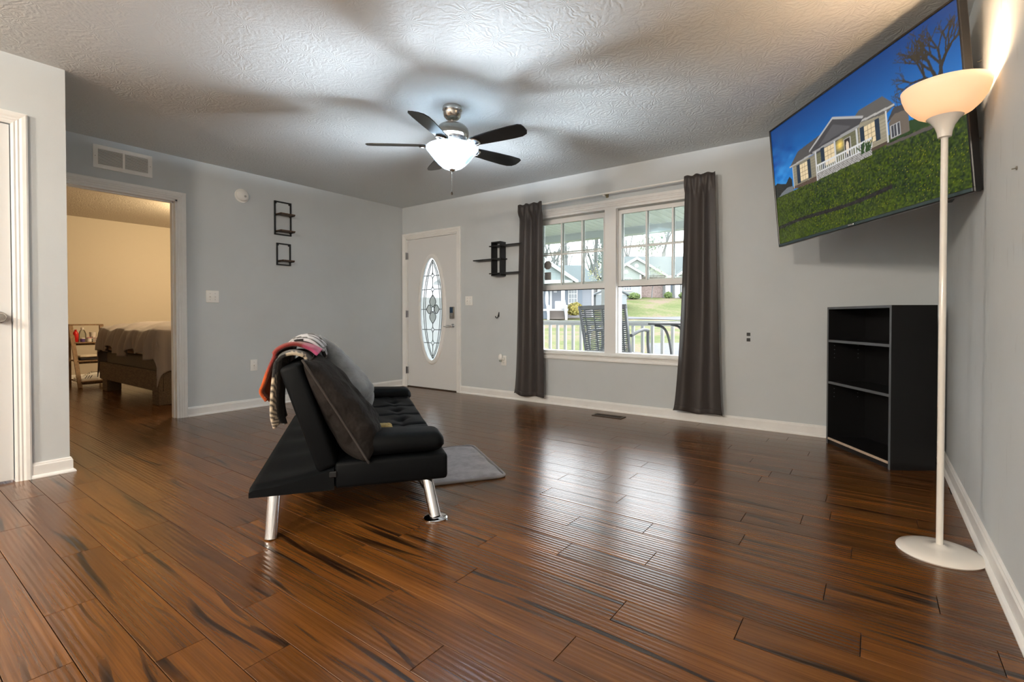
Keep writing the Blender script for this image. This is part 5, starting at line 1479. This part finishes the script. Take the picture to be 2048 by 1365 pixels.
def porch_chair():
    m_ch = mat('grey_chair_frame', (0.14, 0.15, 0.16, 1), 0.5); m_wv = mat('grey_wicker', (0.10, 0.115, 0.125, 1), 0.6); m_cu = mat('pale_chair_cushion', (0.42, 0.42, 0.42, 1), 0.9)
    t = thing('porch_chair', 'grey woven wicker armchair on the porch', 'chair', (2.62, 1.1, -0.06))
    # back faces the window; it leans toward it
    bl, br = Vector((2.325, 0.98, 0.36)), Vector((2.895, 0.98, 0.36)); tl, tr = Vector((2.272, 0.86, 1.066)), Vector((2.868, 0.86, 1.080))
    for a, b in ((bl, tl), (br, tr)): obj('back_post', MB().bar(a, b, 0.045, 0.026, up=(1, 0, 0), r=0.004), m_ch, t)
    obj('top_rail', MB().bar(tl + Vector((-0.02, 0, -0.012)), tr + Vector((0.02, 0, -0.012)), 0.028, 0.050, r=0.006), m_ch, t)
    obj('lower_rail', MB().bar(bl + (tl - bl) * 0.22, br + (tr - br) * 0.22, 0.024, 0.04, r=0.004), m_ch, t)
    for k in range(21):
        f = 0.27 + 0.68 * k / 20
        a, b = bl + (tl - bl) * f, br + (tr - br) * f; pts = []
        for i in range(25):
            s = i / 24; p = a + (b - a) * s; p.y += 0.010 * math.sin(s * PI * 5 + (k % 2) * PI); p.z += 0.003 * math.sin(s * PI * 10); pts.append(p)
        mb = MB()
        for i in range(24): mb.bar(pts[i], pts[i + 1], 0.005, 0.0165)
        obj('woven_strip', mb, m_wv, t)
    for s in (0.1, 0.3, 0.5, 0.7, 0.9): obj('woven_upright', MB().bar(bl + (br - bl) * s + (tl - bl) * 0.25, tl + (tr - tl) * s, 0.008, 0.014, up=(1, 0, 0)), m_wv, t)
    for x, sx in ((2.300, -1), (2.905, 1)):
        obj('armrest', MB().tube(spline([(x, 0.95, 0.725), (x + sx * 0.01, 1.12, 0.765), (x + sx * 0.012, 1.30, 0.785), (x + sx * 0.012, 1.46, 0.775)], 14), 0.021, 8), m_ch, t, 50)
        obj('front_leg', MB().tube(spline([(x + sx * 0.012, 1.45, 0.77), (x + sx * 0.006, 1.47, 0.6), (x + sx * 0.03, 1.44, 0.42), (x + sx * 0.025, 1.46, -0.06)], 14), 0.021, 8), m_ch, t, 50)
        obj('rear_leg', MB().bar((x, 0.97, 0.37), (x, 0.90, -0.06), 0.04, 0.025, up=(1, 0, 0)), m_ch, t)
        obj('seat_rail', MB().bar((x, 0.96, 0.36), (x, 1.46, 0.38), 0.025, 0.04), m_ch, t)
    obj('seat', MB().box((2.32, 0.96, 0.35), (2.89, 1.46, 0.372)), m_wv, t)
    tag(obj('chair_cushion', MB().rbox((2.33, 1.02, 0.373), (2.88, 1.45, 0.50), 0.05, 4), m_cu, origin=(2.6, 1.2, 0.373), smooth=40), 'pale grey seat cushion on the porch armchair', 'cushion')
    m_tb = mat('table_frame', (0.08, 0.085, 0.09, 1), 0.4, metal=0.3)
    t = thing('porch_table', 'dark patio table with curved legs beside the porch armchair', 'table', (3.60, 1.2, -0.06))
    obj('table_top', MB().rbox((3.145, 0.85, 0.855), (4.10, 1.60, 0.875), 0.005, 2), m_tb, t)
    for sx, x in ((1, 3.17), (-1, 4.07)):
        for y in (0.95, 1.50):
            obj('leg', MB().tube(spline([(x + sx * 0.02, y, 0.850), (x + sx * 0.12, y, 0.82), (x + sx * 0.18, y, 0.70), (x + sx * 0.22, y, 0.45), (x + sx * 0.27, y, -0.06)], 18), 0.014, 8), m_tb, t, 50)
    t = thing('garden_light', 'thin garden stake with a teal dish in front of railing', 'garden stake', (0.25, 3.6, -0.9))
    q = Vector((0.30, 2.62, 0))
    obj('stake', MB().tube([(q.x, q.y, -0.9), (q.x, q.y, 0.955)], 0.010, 8), mat('stake_green', (0.20, 0.24, 0.20, 1), 0.6), t)
    obj('dish', MB().lathe([(0, 0.945), (0.04, 0.948), (0.052, 1.0), (0.048, 1.002), (0, 0.96)], 16, (q.x, q.y, 0), cap=False), mat('teal_dish', (0.20, 0.50, 0.50, 1), 0.5), t, 50)
porch_chair()

# ------------------------------------------------------------------ the street outside
SF = Vector((-math.sin(YAW), math.cos(YAW), 0)); SR = Vector((math.cos(YAW), math.sin(YAW), 0))
def st(s, d, z=0.0): return Vector((CAM.x, CAM.y, 0)) + SR * s + SF * d + Vector((0, 0, z))
def gz(d):
    K = [(-20, -0.95), (6, -0.95), (12, -0.9), (20, -0.42), (30, 0.15), (38, 0.66), (42.5, 0.95), (47, 1.7), (53, 2.75), (58, 3.3), (64, 3.4), (110, 4.4)]
    for (a, b), (c, e) in zip(K, K[1:]):
        if d <= c: return b + (e - b) * max(0, (d - a) / (c - a))
    return K[-1][1]
def m_lawn():
    m, N, b = new_mat('patchy_lawn')
    b.inputs['Roughness'].default_value = 0.95; b.inputs['Specular IOR Level'].default_value = 0.1
    tc = N.add('ShaderNodeTexCoord')
    n1 = N.add('ShaderNodeTexNoise', inp={'Scale': 0.35, 'Detail': 5.0}); n2 = N.add('ShaderNodeTexNoise', inp={'Scale': 5.0, 'Detail': 4.0})
    N.link(tc.outputs['Object'], n1.inputs['Vector']); N.link(tc.outputs['Object'], n2.inputs['Vector'])
    cr = N.add('ShaderNodeValToRGB'); e = cr.color_ramp.elements
    e[0].position = 0.42; e[0].color = (0.066, 0.084, 0.031, 1); e[1].position = 0.60; e[1].color = (0.125, 0.098, 0.074, 1)
    x = e.new(0.52); x.color = (0.096, 0.102, 0.047, 1)
    ad = N.add('ShaderNodeMath', operation='MULTIPLY_ADD'); ad.inputs[1].default_value = 0.35
    N.link(n2.outputs['Fac'], ad.inputs[0])
    m8 = N.add('ShaderNodeMath', operation='MULTIPLY'); m8.inputs[1].default_value = 0.68; N.link(n1.outputs['Fac'], m8.inputs[0]); N.link(m8.outputs[0], ad.inputs[2])
    N.link(ad.outputs[0], cr.inputs[0]); N.link(cr.outputs[0], b.inputs['Base Color'])
    bp = N.add('ShaderNodeBump', inp={'Strength': 0.8, 'Distance': 0.08}); N.link(n2.outputs['Fac'], bp.inputs['Height']); N.link(bp.outputs[0], b.inputs['Normal'])
    return m
def ground(u, v):
    d = 4.5 + 105 * v ** 1.3; s = (u - 0.5) * (30 + d * 2.2)
    return st(s, d, gz(d) + 0.05 * math.sin(s * 0.7 + d * 0.5))
g = struct('ground', MB().grid(ground, 60, 110), m_lawn(), smooth=80)
def patch(name, pts, m):
    n = 10; mb = MB()
    def fn(u, v):
        a = Vector(pts[0]) * (1 - u) + Vector(pts[1]) * u; b = Vector(pts[3]) * (1 - u) + Vector(pts[2]) * u; p = a * (1 - v) + b * v
        return st(p.x, p.y, gz(p.y) + 0.05 * math.sin(p.x * 0.7 + p.y * 0.5) + 0.035)
    return struct(name, MB().grid(fn, 14, 24), m)
m_asph = mat('pale_asphalt', (0.065, 0.068, 0.076, 1), 0.9, var=0.12, vscale=3)
patch('street', [(9.2, 39.2), (26, 38.2), (26, 42.6), (9.6, 42.6)], m_asph)
patch('driveway', [(3.4, 12.5), (14, 12.5), (14, 25.5), (6.3, 22.5)], m_asph)

M['roof_grey'] = mat('grey_shingles', (0.068, 0.080, 0.088, 1), 0.9, var=0.12, vscale=2.5, stretch=(1, 1, 4))
M['ext_white'] = mat('exterior_white', (0.40, 0.41, 0.42, 1), 0.6)
M['shutter'] = mat('slate_shutter', (0.10, 0.125, 0.155, 1), 0.6)
M['win_dark'] = mat('dark_house_glass', (0.10, 0.12, 0.13, 1), 0.15)
M['brick'] = mat('brown_brick', (0.20, 0.155, 0.14, 1), 0.9, var=0.2, vscale=6)
def sbox(s0, s1, d0, d1, z0, z1):
    v = [st(a, b, c) for c in (z0, z1) for a, b in ((s0, d0), (s1, d0), (s1, d1), (s0, d1))]
    return MB().raw(v, [(3, 2, 1, 0), (4, 5, 6, 7), (0, 1, 5, 4), (1, 2, 6, 5), (2, 3, 7, 6), (3, 0, 4, 7)])
def add(a, b): return a.raw(b.v, b.f)
def gable_roof(sl, sp, sr, d0, d1, ze, zp, tk=0.18):
    """ridge runs away from the viewer"""
    pr = [(sl, ze), (sp, zp), (sr, ze), (sr, ze - tk), (sp, zp - tk), (sl, ze - tk)]
    return MB().prism(pr, lambda a, b, d: st(a, d, b), d0, d1)
def rake(sl, sp, sr, d, ze, zp, w=0.22):
    pr = [(sl, ze), (sp, zp), (sr, ze), (sr, ze - w), (sp, zp - w * 1.25), (sl, ze - w)]
    return MB().prism(pr, lambda a, b, k: st(a, k, b), d - 0.06, d)
def house_window(h, s0, s1, d, z0, z1, shutters=True, rows=4):
    wdw = obj('window', add(add(sbox(s0 - 0.08, s1 + 0.08, d - 0.08, d, z1, z1 + 0.1), sbox(s0 - 0.08, s1 + 0.08, d - 0.08, d, z0 - 0.12, z0)), add(sbox(s0 - 0.08, s0, d - 0.08, d, z0, z1), sbox(s1, s1 + 0.08, d - 0.08, d, z0, z1))), 'ext_white', h)
    for r in range(2):
        za, zb = z0 + (z1 - z0) * r / 2 + 0.03, z0 + (z1 - z0) * (r + 1) / 2 - 0.03
        obj('pane', sbox(s0, s1, d - 0.03, d - 0.01, za, zb), 'win_dark', wdw)
        q = sbox(s0, s1, d - 0.05, d, za - 0.06, za)
        for k in (1, 2): add(q, sbox(s0 + (s1 - s0) * k / 3 - 0.02, s0 + (s1 - s0) * k / 3 + 0.02, d - 0.045, d, za, zb))
        zz = (za + zb) / 2; add(q, sbox(s0, s1, d - 0.045, d, zz - 0.02, zz + 0.02))
        obj('muntins', q, 'ext_white', wdw)
    if shutters:
        for a, b in ((s0 - 0.48, s0 - 0.09), (s1 + 0.09, s1 + 0.48)): obj('shutter', sbox(a, b, d - 0.06, d, z0 - 0.1, z1 + 0.08), 'shutter', h)

def neighbour_a():
    D = 42.0; z0 = 0.94
    h = thing('neighbour_house', 'blue-grey siding house with porch steps and dark shutters across lawn', 'house', st(2, D + 3, z0))
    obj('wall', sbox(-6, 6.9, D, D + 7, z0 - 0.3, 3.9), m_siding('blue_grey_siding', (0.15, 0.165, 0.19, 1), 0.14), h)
    obj('foundation', sbox(-6, 6.95, D - 0.05, D + 7.05, z0 - 0.5, z0 + 0.62), mat('grey_foundation', (0.2, 0.19, 0.2, 1), 0.9), h)
    # main roof, hipped at the right end
    e, rz, dm = 3.85, 5.75, D + 3.5
    v = [st(-6.6, D - 0.5, e), st(7.35, D - 0.5, e), st(7.35, D + 7.5, e), st(-6.6, D + 7.5, e), st(-5, dm, rz), st(6.6, dm, rz)]
    obj('roof', MB().raw(v, [(0, 1, 5, 4), (1, 2, 5), (2, 3, 4, 5), (3, 0, 4), (0, 1, 2, 3)]), 'roof_grey', h)
    obj('fascia', sbox(-6.6, 7.35, D - 0.55, D - 0.48, e - 0.18, e + 0.02), 'ext_white', h)
    obj('corner_trim', sbox(6.78, 6.95, D - 0.06, D, z0, 3.9), 'ext_white', h)
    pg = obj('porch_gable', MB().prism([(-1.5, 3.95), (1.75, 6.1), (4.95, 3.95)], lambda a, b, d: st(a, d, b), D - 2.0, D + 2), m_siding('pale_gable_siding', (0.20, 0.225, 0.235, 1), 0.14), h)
    obj('gable_roof', gable_roof(-1.9, 1.75, 5.35, D - 2.3, D + 3.4, 3.95, 6.42), 'roof_grey', h)
    obj('rake_board', rake(-1.9, 1.75, 5.35, D - 2.3, 3.93, 6.36, 0.3), 'ext_white', h)
    obj('porch_beam', sbox(-1.5, 4.95, D - 2.05, D - 1.9, 3.6, 3.97), 'ext_white', h)
    for s in (4.15, 1.0): obj('porch_column', sbox(s - 0.14, s + 0.14, D - 2.0, D - 1.75, z0 + 0.6, 3.7), 'ext_white', h)
    dr = obj('door', sbox(2.72, 3.20, D - 0.06, D, 1.62, 3.6), 'shutter', h)
    obj('oval_pane', MB().prism([(2.97 + 0.15 * math.cos(k * PI / 8), 2.6 + 0.75 * math.sin(k * PI / 8)) for k in range(16)], lambda a, b, d: st(a, d, b), D - 0.09, D - 0.06), mat('pale_pane', (0.4, 0.42, 0.44, 1), 0.2), dr)
    obj('door_trim', sbox(3.22, 3.40, D - 0.08, D, 1.6, 3.65), 'ext_white', h)
    obj('house_sign', sbox(3.55, 3.82, D - 0.05, D, 3.05, 3.24), 'ext_white', h)
    obj('porch_deck', sbox(-1.5, 4.6, D - 2, D, 1.45, 1.62), 'ext_white', h)
    obj('porch_skirt', sbox(-1.5, 2.9, D - 1.95, D - 1.9, z0 - 0.2, 1.45), 'shutter', h)
    obj('porch_rail_panel', sbox(3.5, 4.3, D - 1.95, D - 1.88, 1.62, 2.25), 'ext_white', h)
    m_step = mat('step_boards', (0.085, 0.072, 0.063, 1), 0.9)
    for k in range(4): obj('step', sbox(2.95, 4.15, D - 3.2 + k * 0.3, D - 1.95, z0 - 0.15 + k * 0.17, z0 + 0.02 + k * 0.17), m_step, h)
    for s in (2.80, 4.20):
        pr = [(D - 3.35, z0 - 0.1), (D - 1.95, z0 + 0.6), (D - 1.95, z0 + 1.45), (D - 3.35, z0 + 0.75)]
        obj('stair_rail', MB().prism(pr, lambda a, b, d: st(d, a, b), s, s + 0.10), 'ext_white', h)
        obj('newel_post', sbox(s - 0.03, s + 0.14, D - 3.5, D - 3.33, z0 - 0.2, z0 + 0.95), 'ext_white', h)
    house_window(h, 4.85, 5.50, D, 2.15, 3.72)
    return h
neighbour_a()

def neighbour_b():
    D = 58.0; z0 = 3.2
    h = thing('neighbour_house', 'pale tan house with white gables and brick front up the bank', 'house', st(15, D + 4, z0))
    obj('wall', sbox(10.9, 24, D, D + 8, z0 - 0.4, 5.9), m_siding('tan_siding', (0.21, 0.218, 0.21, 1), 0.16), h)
    obj('brick_front', sbox(14.65, 17.7, D - 0.15, D, z0 - 0.4, 5.8), 'brick', h)
    v = [st(10.3, D - 0.4, 5.8), st(25, D - 0.4, 5.8), st(25, D + 8.4, 5.8), st(10.3, D + 8.4, 5.8), st(12.5, D + 4, 8.6), st(24, D + 4, 8.6)]
    obj('roof', MB().raw(v, [(0, 1, 5, 4), (1, 2, 5), (2, 3, 4, 5), (3, 0, 4), (0, 1, 2, 3)]), 'roof_grey', h)
    obj('fascia', sbox(10.3, 25, D - 0.46, D - 0.38, 5.62, 5.82), 'ext_white', h)
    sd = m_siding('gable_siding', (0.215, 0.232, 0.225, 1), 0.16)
    for sl, sp, sr, zp, d in ((11.0, 14.42, 17.9, 7.85, D - 0.9), (10.9, 12.95, 15.0, 7.05, D - 2.0), (19.0, 21.6, 24.2, 7.6, D - 1.2)):
        gg = obj('gable', MB().prism([(sl + 0.15, 5.8), (sp, zp - 0.15), (sr - 0.15, 5.8)], lambda a, b, k: st(a, k, b), d, D + 3), sd, h)
        obj('gable_roof', gable_roof(sl - 0.1, sp, sr + 0.1, d - 0.25, D + 3.5, 5.82, zp + 0.08), 'roof_grey', gg)
        obj('rake_board', rake(sl - 0.1, sp, sr + 0.1, d - 0.25, 5.82, zp + 0.06, 0.24), 'ext_white', gg)
        obj('round_vent', MB().prism([(sp + 0.24 * math.cos(k * PI / 8), zp - 0.95 + 0.24 * math.sin(k * PI / 8)) for k in range(16)], lambda a, b, k: st(a, k, b), d - 0.06, d + 0.02), 'ext_white', gg)
    obj('bay_wall', sbox(11.0, 14.62, D - 2.0, D, z0 - 0.4, 5.8), sd, h)
    obj('corner_trim', sbox(14.50, 14.70, D - 2.06, D - 1.9, z0 - 0.3, 5.8), 'ext_white', h)
    house_window(h, 12.75, 13.55, D - 2.0, 4.0, 5.3, False)
    for s in (17.8, 18.9): obj('porch_column', sbox(s, s + 0.55, D - 1.0, D - 0.7, z0 - 0.2, 5.7), 'ext_white', h)
    obj('entry_recess', sbox(18.35, 18.9, D - 0.05, D, z0 - 0.2, 5.6), 'shutter', h)
    obj('garage_door', sbox(19.9, 23.5, D - 0.1, D, z0 - 0.3, 5.4), 'ext_white', h)
neighbour_b()
def shed():
    D = 47.0; z0 = gz(D) - 0.2
    h = thing('garden_shed', 'small pale grey garden shed beside the bank', 'shed', st(9.6, D, z0))
    obj('wall', sbox(8.0, 10.95, D, D + 2.5, z0, 3.1), m_siding('shed_siding', (0.20, 0.225, 0.24, 1), 0.16), h)
    obj('gable', MB().prism([(8.0, 3.1), (9.5, 3.75), (10.95, 3.1)], lambda a, b, d: st(a, d, b), D, D + 2.5), 'ext_white', h)
    obj('roof', gable_roof(7.75, 9.5, 11.2, D - 0.2, D + 2.7, 3.12, 3.90, 0.12), 'roof_grey', h)
shed()

# shrubs, each a ball of leaf cards
def shrub(name, label, s, d, rx, rz, col, col2, n, seed, zb=None, lf=0.10, group=None):
    rr = random.Random(seed); z = (gz(d) if zb is None else zb)
    t = thing(name, label, 'bush', st(s, d, z), group=group)
    mb = MB()
    for k in range(n):
        a, b = rr.uniform(0, 2 * PI), math.acos(rr.uniform(-0.75, 1)); q = rr.uniform(0.8, 1.02)
        p = Vector((math.sin(b) * math.cos(a) * rx * q, math.sin(b) * math.sin(a) * rx * q, rz * (0.72 + math.cos(b) * 0.95 * q)))
        x = Vector((rr.uniform(-1, 1), rr.uniform(-1, 1), rr.uniform(-1, 1))).normalized(); y = x.orthogonal().normalized()
        c = st(s, d, z) + p; w = lf * rr.uniform(0.6, 1.2)
        mb.raw([c - x * w, c - y * w * 0.5, c + x * w, c + y * w * 0.5], [(0, 1, 2, 3)])
    obj('foliage', mb, mat(label[:18], col, 0.9, var=0, col2=col2, vscale=9), t)
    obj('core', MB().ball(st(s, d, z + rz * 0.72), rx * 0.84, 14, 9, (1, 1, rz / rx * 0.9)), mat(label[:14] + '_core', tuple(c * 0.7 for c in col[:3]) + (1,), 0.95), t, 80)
shrub('flowering_bush', 'round yellow flowering bush by the porch steps across lawn', 5.15, 40.2, 0.66, 0.62, (0.24, 0.19, 0.04, 1), (0.11, 0.12, 0.04, 1), 420, 1, zb=1.10, lf=0.12)
shrub('evergreen_shrub', 'low green shrub before the siding wall up the bank', 13.7, 55.3, 0.75, 0.42, (0.07, 0.11, 0.03, 1), (0.12, 0.16, 0.05, 1), 320, 2)
shrub('evergreen_shrub', 'green shrub between the brick front and white column', 17.9, 56.4, 0.48, 0.45, (0.07, 0.11, 0.03, 1), (0.12, 0.16, 0.05, 1), 260, 3)
shrub('evergreen_shrub', 'wide green shrub before the entry up the bank', 19.75, 56.2, 0.72, 0.46, (0.07, 0.11, 0.03, 1), (0.12, 0.16, 0.05, 1), 320, 4)

def bare_tree(name, label, s, d, h, r, seed, depth=5, col=(0.12, 0.12, 0.12, 1), leaf=None, spread=0.55, group=None):
    rr = random.Random(seed); base = st(s, d, gz(d) - 0.2)
    t = thing(name, label, 'tree', base, group=group)
    tk = MB(); br = MB(); tips = []
    def grow(p, dr, L, rad, k):
        n = 4; pts = [p]; q = p.copy(); dd = dr.copy()
        for i in range(n):
            dd = (dd + Vector((rr.uniform(-1, 1), rr.uniform(-1, 1), rr.uniform(-0.3, 0.8))) * 0.11).normalized(); q = q + dd * (L / n); pts.append(q.copy())
        rs = [rad * (1 - 0.42 * i / n) for i in range(n + 1)]
        (tk if k == 0 else br).tube(pts, rs, 6 if k < 2 else 4, cap=False)
        if k >= depth: tips.append(pts[-1]); return
        for c in range(3 if k < 3 else 2):
            a = rr.uniform(0, 2 * PI); o = dd.orthogonal().normalized(); o = Matrix.Rotation(a, 3, dd) @ o
            nd = (dd + o * rr.uniform(0.5, 1.2) * spread + Vector((0, 0, 0.12))).normalized()
            f = rr.uniform(0.45, 1.0) if k == 0 else rr.uniform(0.6, 1.0)
            i = min(n, max(1, int(round(f * n)))); grow(pts[i], nd, L * rr.uniform(0.55, 0.78), rs[i] * 0.62, k + 1)
    r = r * 1.45
    grow(base, Vector((rr.uniform(-0.06, 0.06), rr.uniform(-0.06, 0.06), 1)).normalized(), h * 0.42, r, 0)
    m_b = mat('bark_%d' % seed, col, 0.95)
    obj('trunk', tk, m_b, t, 60); obj('branches', br, m_b, t, 60)
    if leaf:
        mb = MB()
        for p in tips:
            for k in range(leaf[1]):
                x = Vector((rr.uniform(-1, 1), rr.uniform(-1, 1), rr.uniform(-1, 1))).normalized(); y = x.orthogonal().normalized(); c = p + x * rr.uniform(0, leaf[2]); w = leaf[3]
                mb.raw([c - x * w, c - y * w * 0.6, c + x * w, c + y * w * 0.6], [(0, 1, 2, 3)])
        obj('foliage', mb, mat('leaf_%d' % seed, leaf[0], 0.9), t)
for i, (s, d, h, r) in enumerate(((3.2, 62, 15, 0.2), (4.9, 60, 14, 0.17), (7.2, 64, 17, 0.2), (9.6, 58, 13, 0.26), (5.9, 72, 13, 0.16), (8.2, 75, 12, 0.15), (6.9, 78, 12, 0.14), (4.0, 76, 12, 0.15),
                                  (15.6, 74, 17, 0.24), (18.6, 78, 17, 0.22), (23.8, 76, 18, 0.26), (26.0, 80, 17, 0.22), (13.2, 82, 15, 0.2))):
    hs = 'blue-grey' if i < 8 else 'tan'
    bare_tree('bare_tree', 'tall bare grey tree rising behind the %s house' % hs, s, d, h, r, 20 + i, 5, group='bare trees behind the %s house' % hs)
green = (0.14, 0.19, 0.12, 1)
bare_tree('evergreen_tree', 'loose green pine rising behind the tan house roof', 21.6, 80, 11.5, 0.2, 51, 4, leaf=(green, 26, 1.1, 0.13), spread=0.7)
bare_tree('evergreen_tree', 'dull green pine behind the tan house, beside the shed side', 12.4, 74, 9.0, 0.2, 52, 4, leaf=((0.13, 0.17, 0.15, 1), 22, 1.1, 0.13), spread=0.8)
bare_tree('young_tree', 'small leafing tree in front of the brick wall', 16.0, 56.4, 4.0, 0.06, 53, 4, leaf=((0.16, 0.2, 0.12, 1), 3, 0.25, 0.07), spread=0.7)
bare_tree('young_tree', 'small budding tree beside the blue-grey house corner', 7.35, 39.0, 4.6, 0.06, 54, 4, leaf=((0.30, 0.28, 0.12, 1), 3, 0.25, 0.06), spread=0.6)
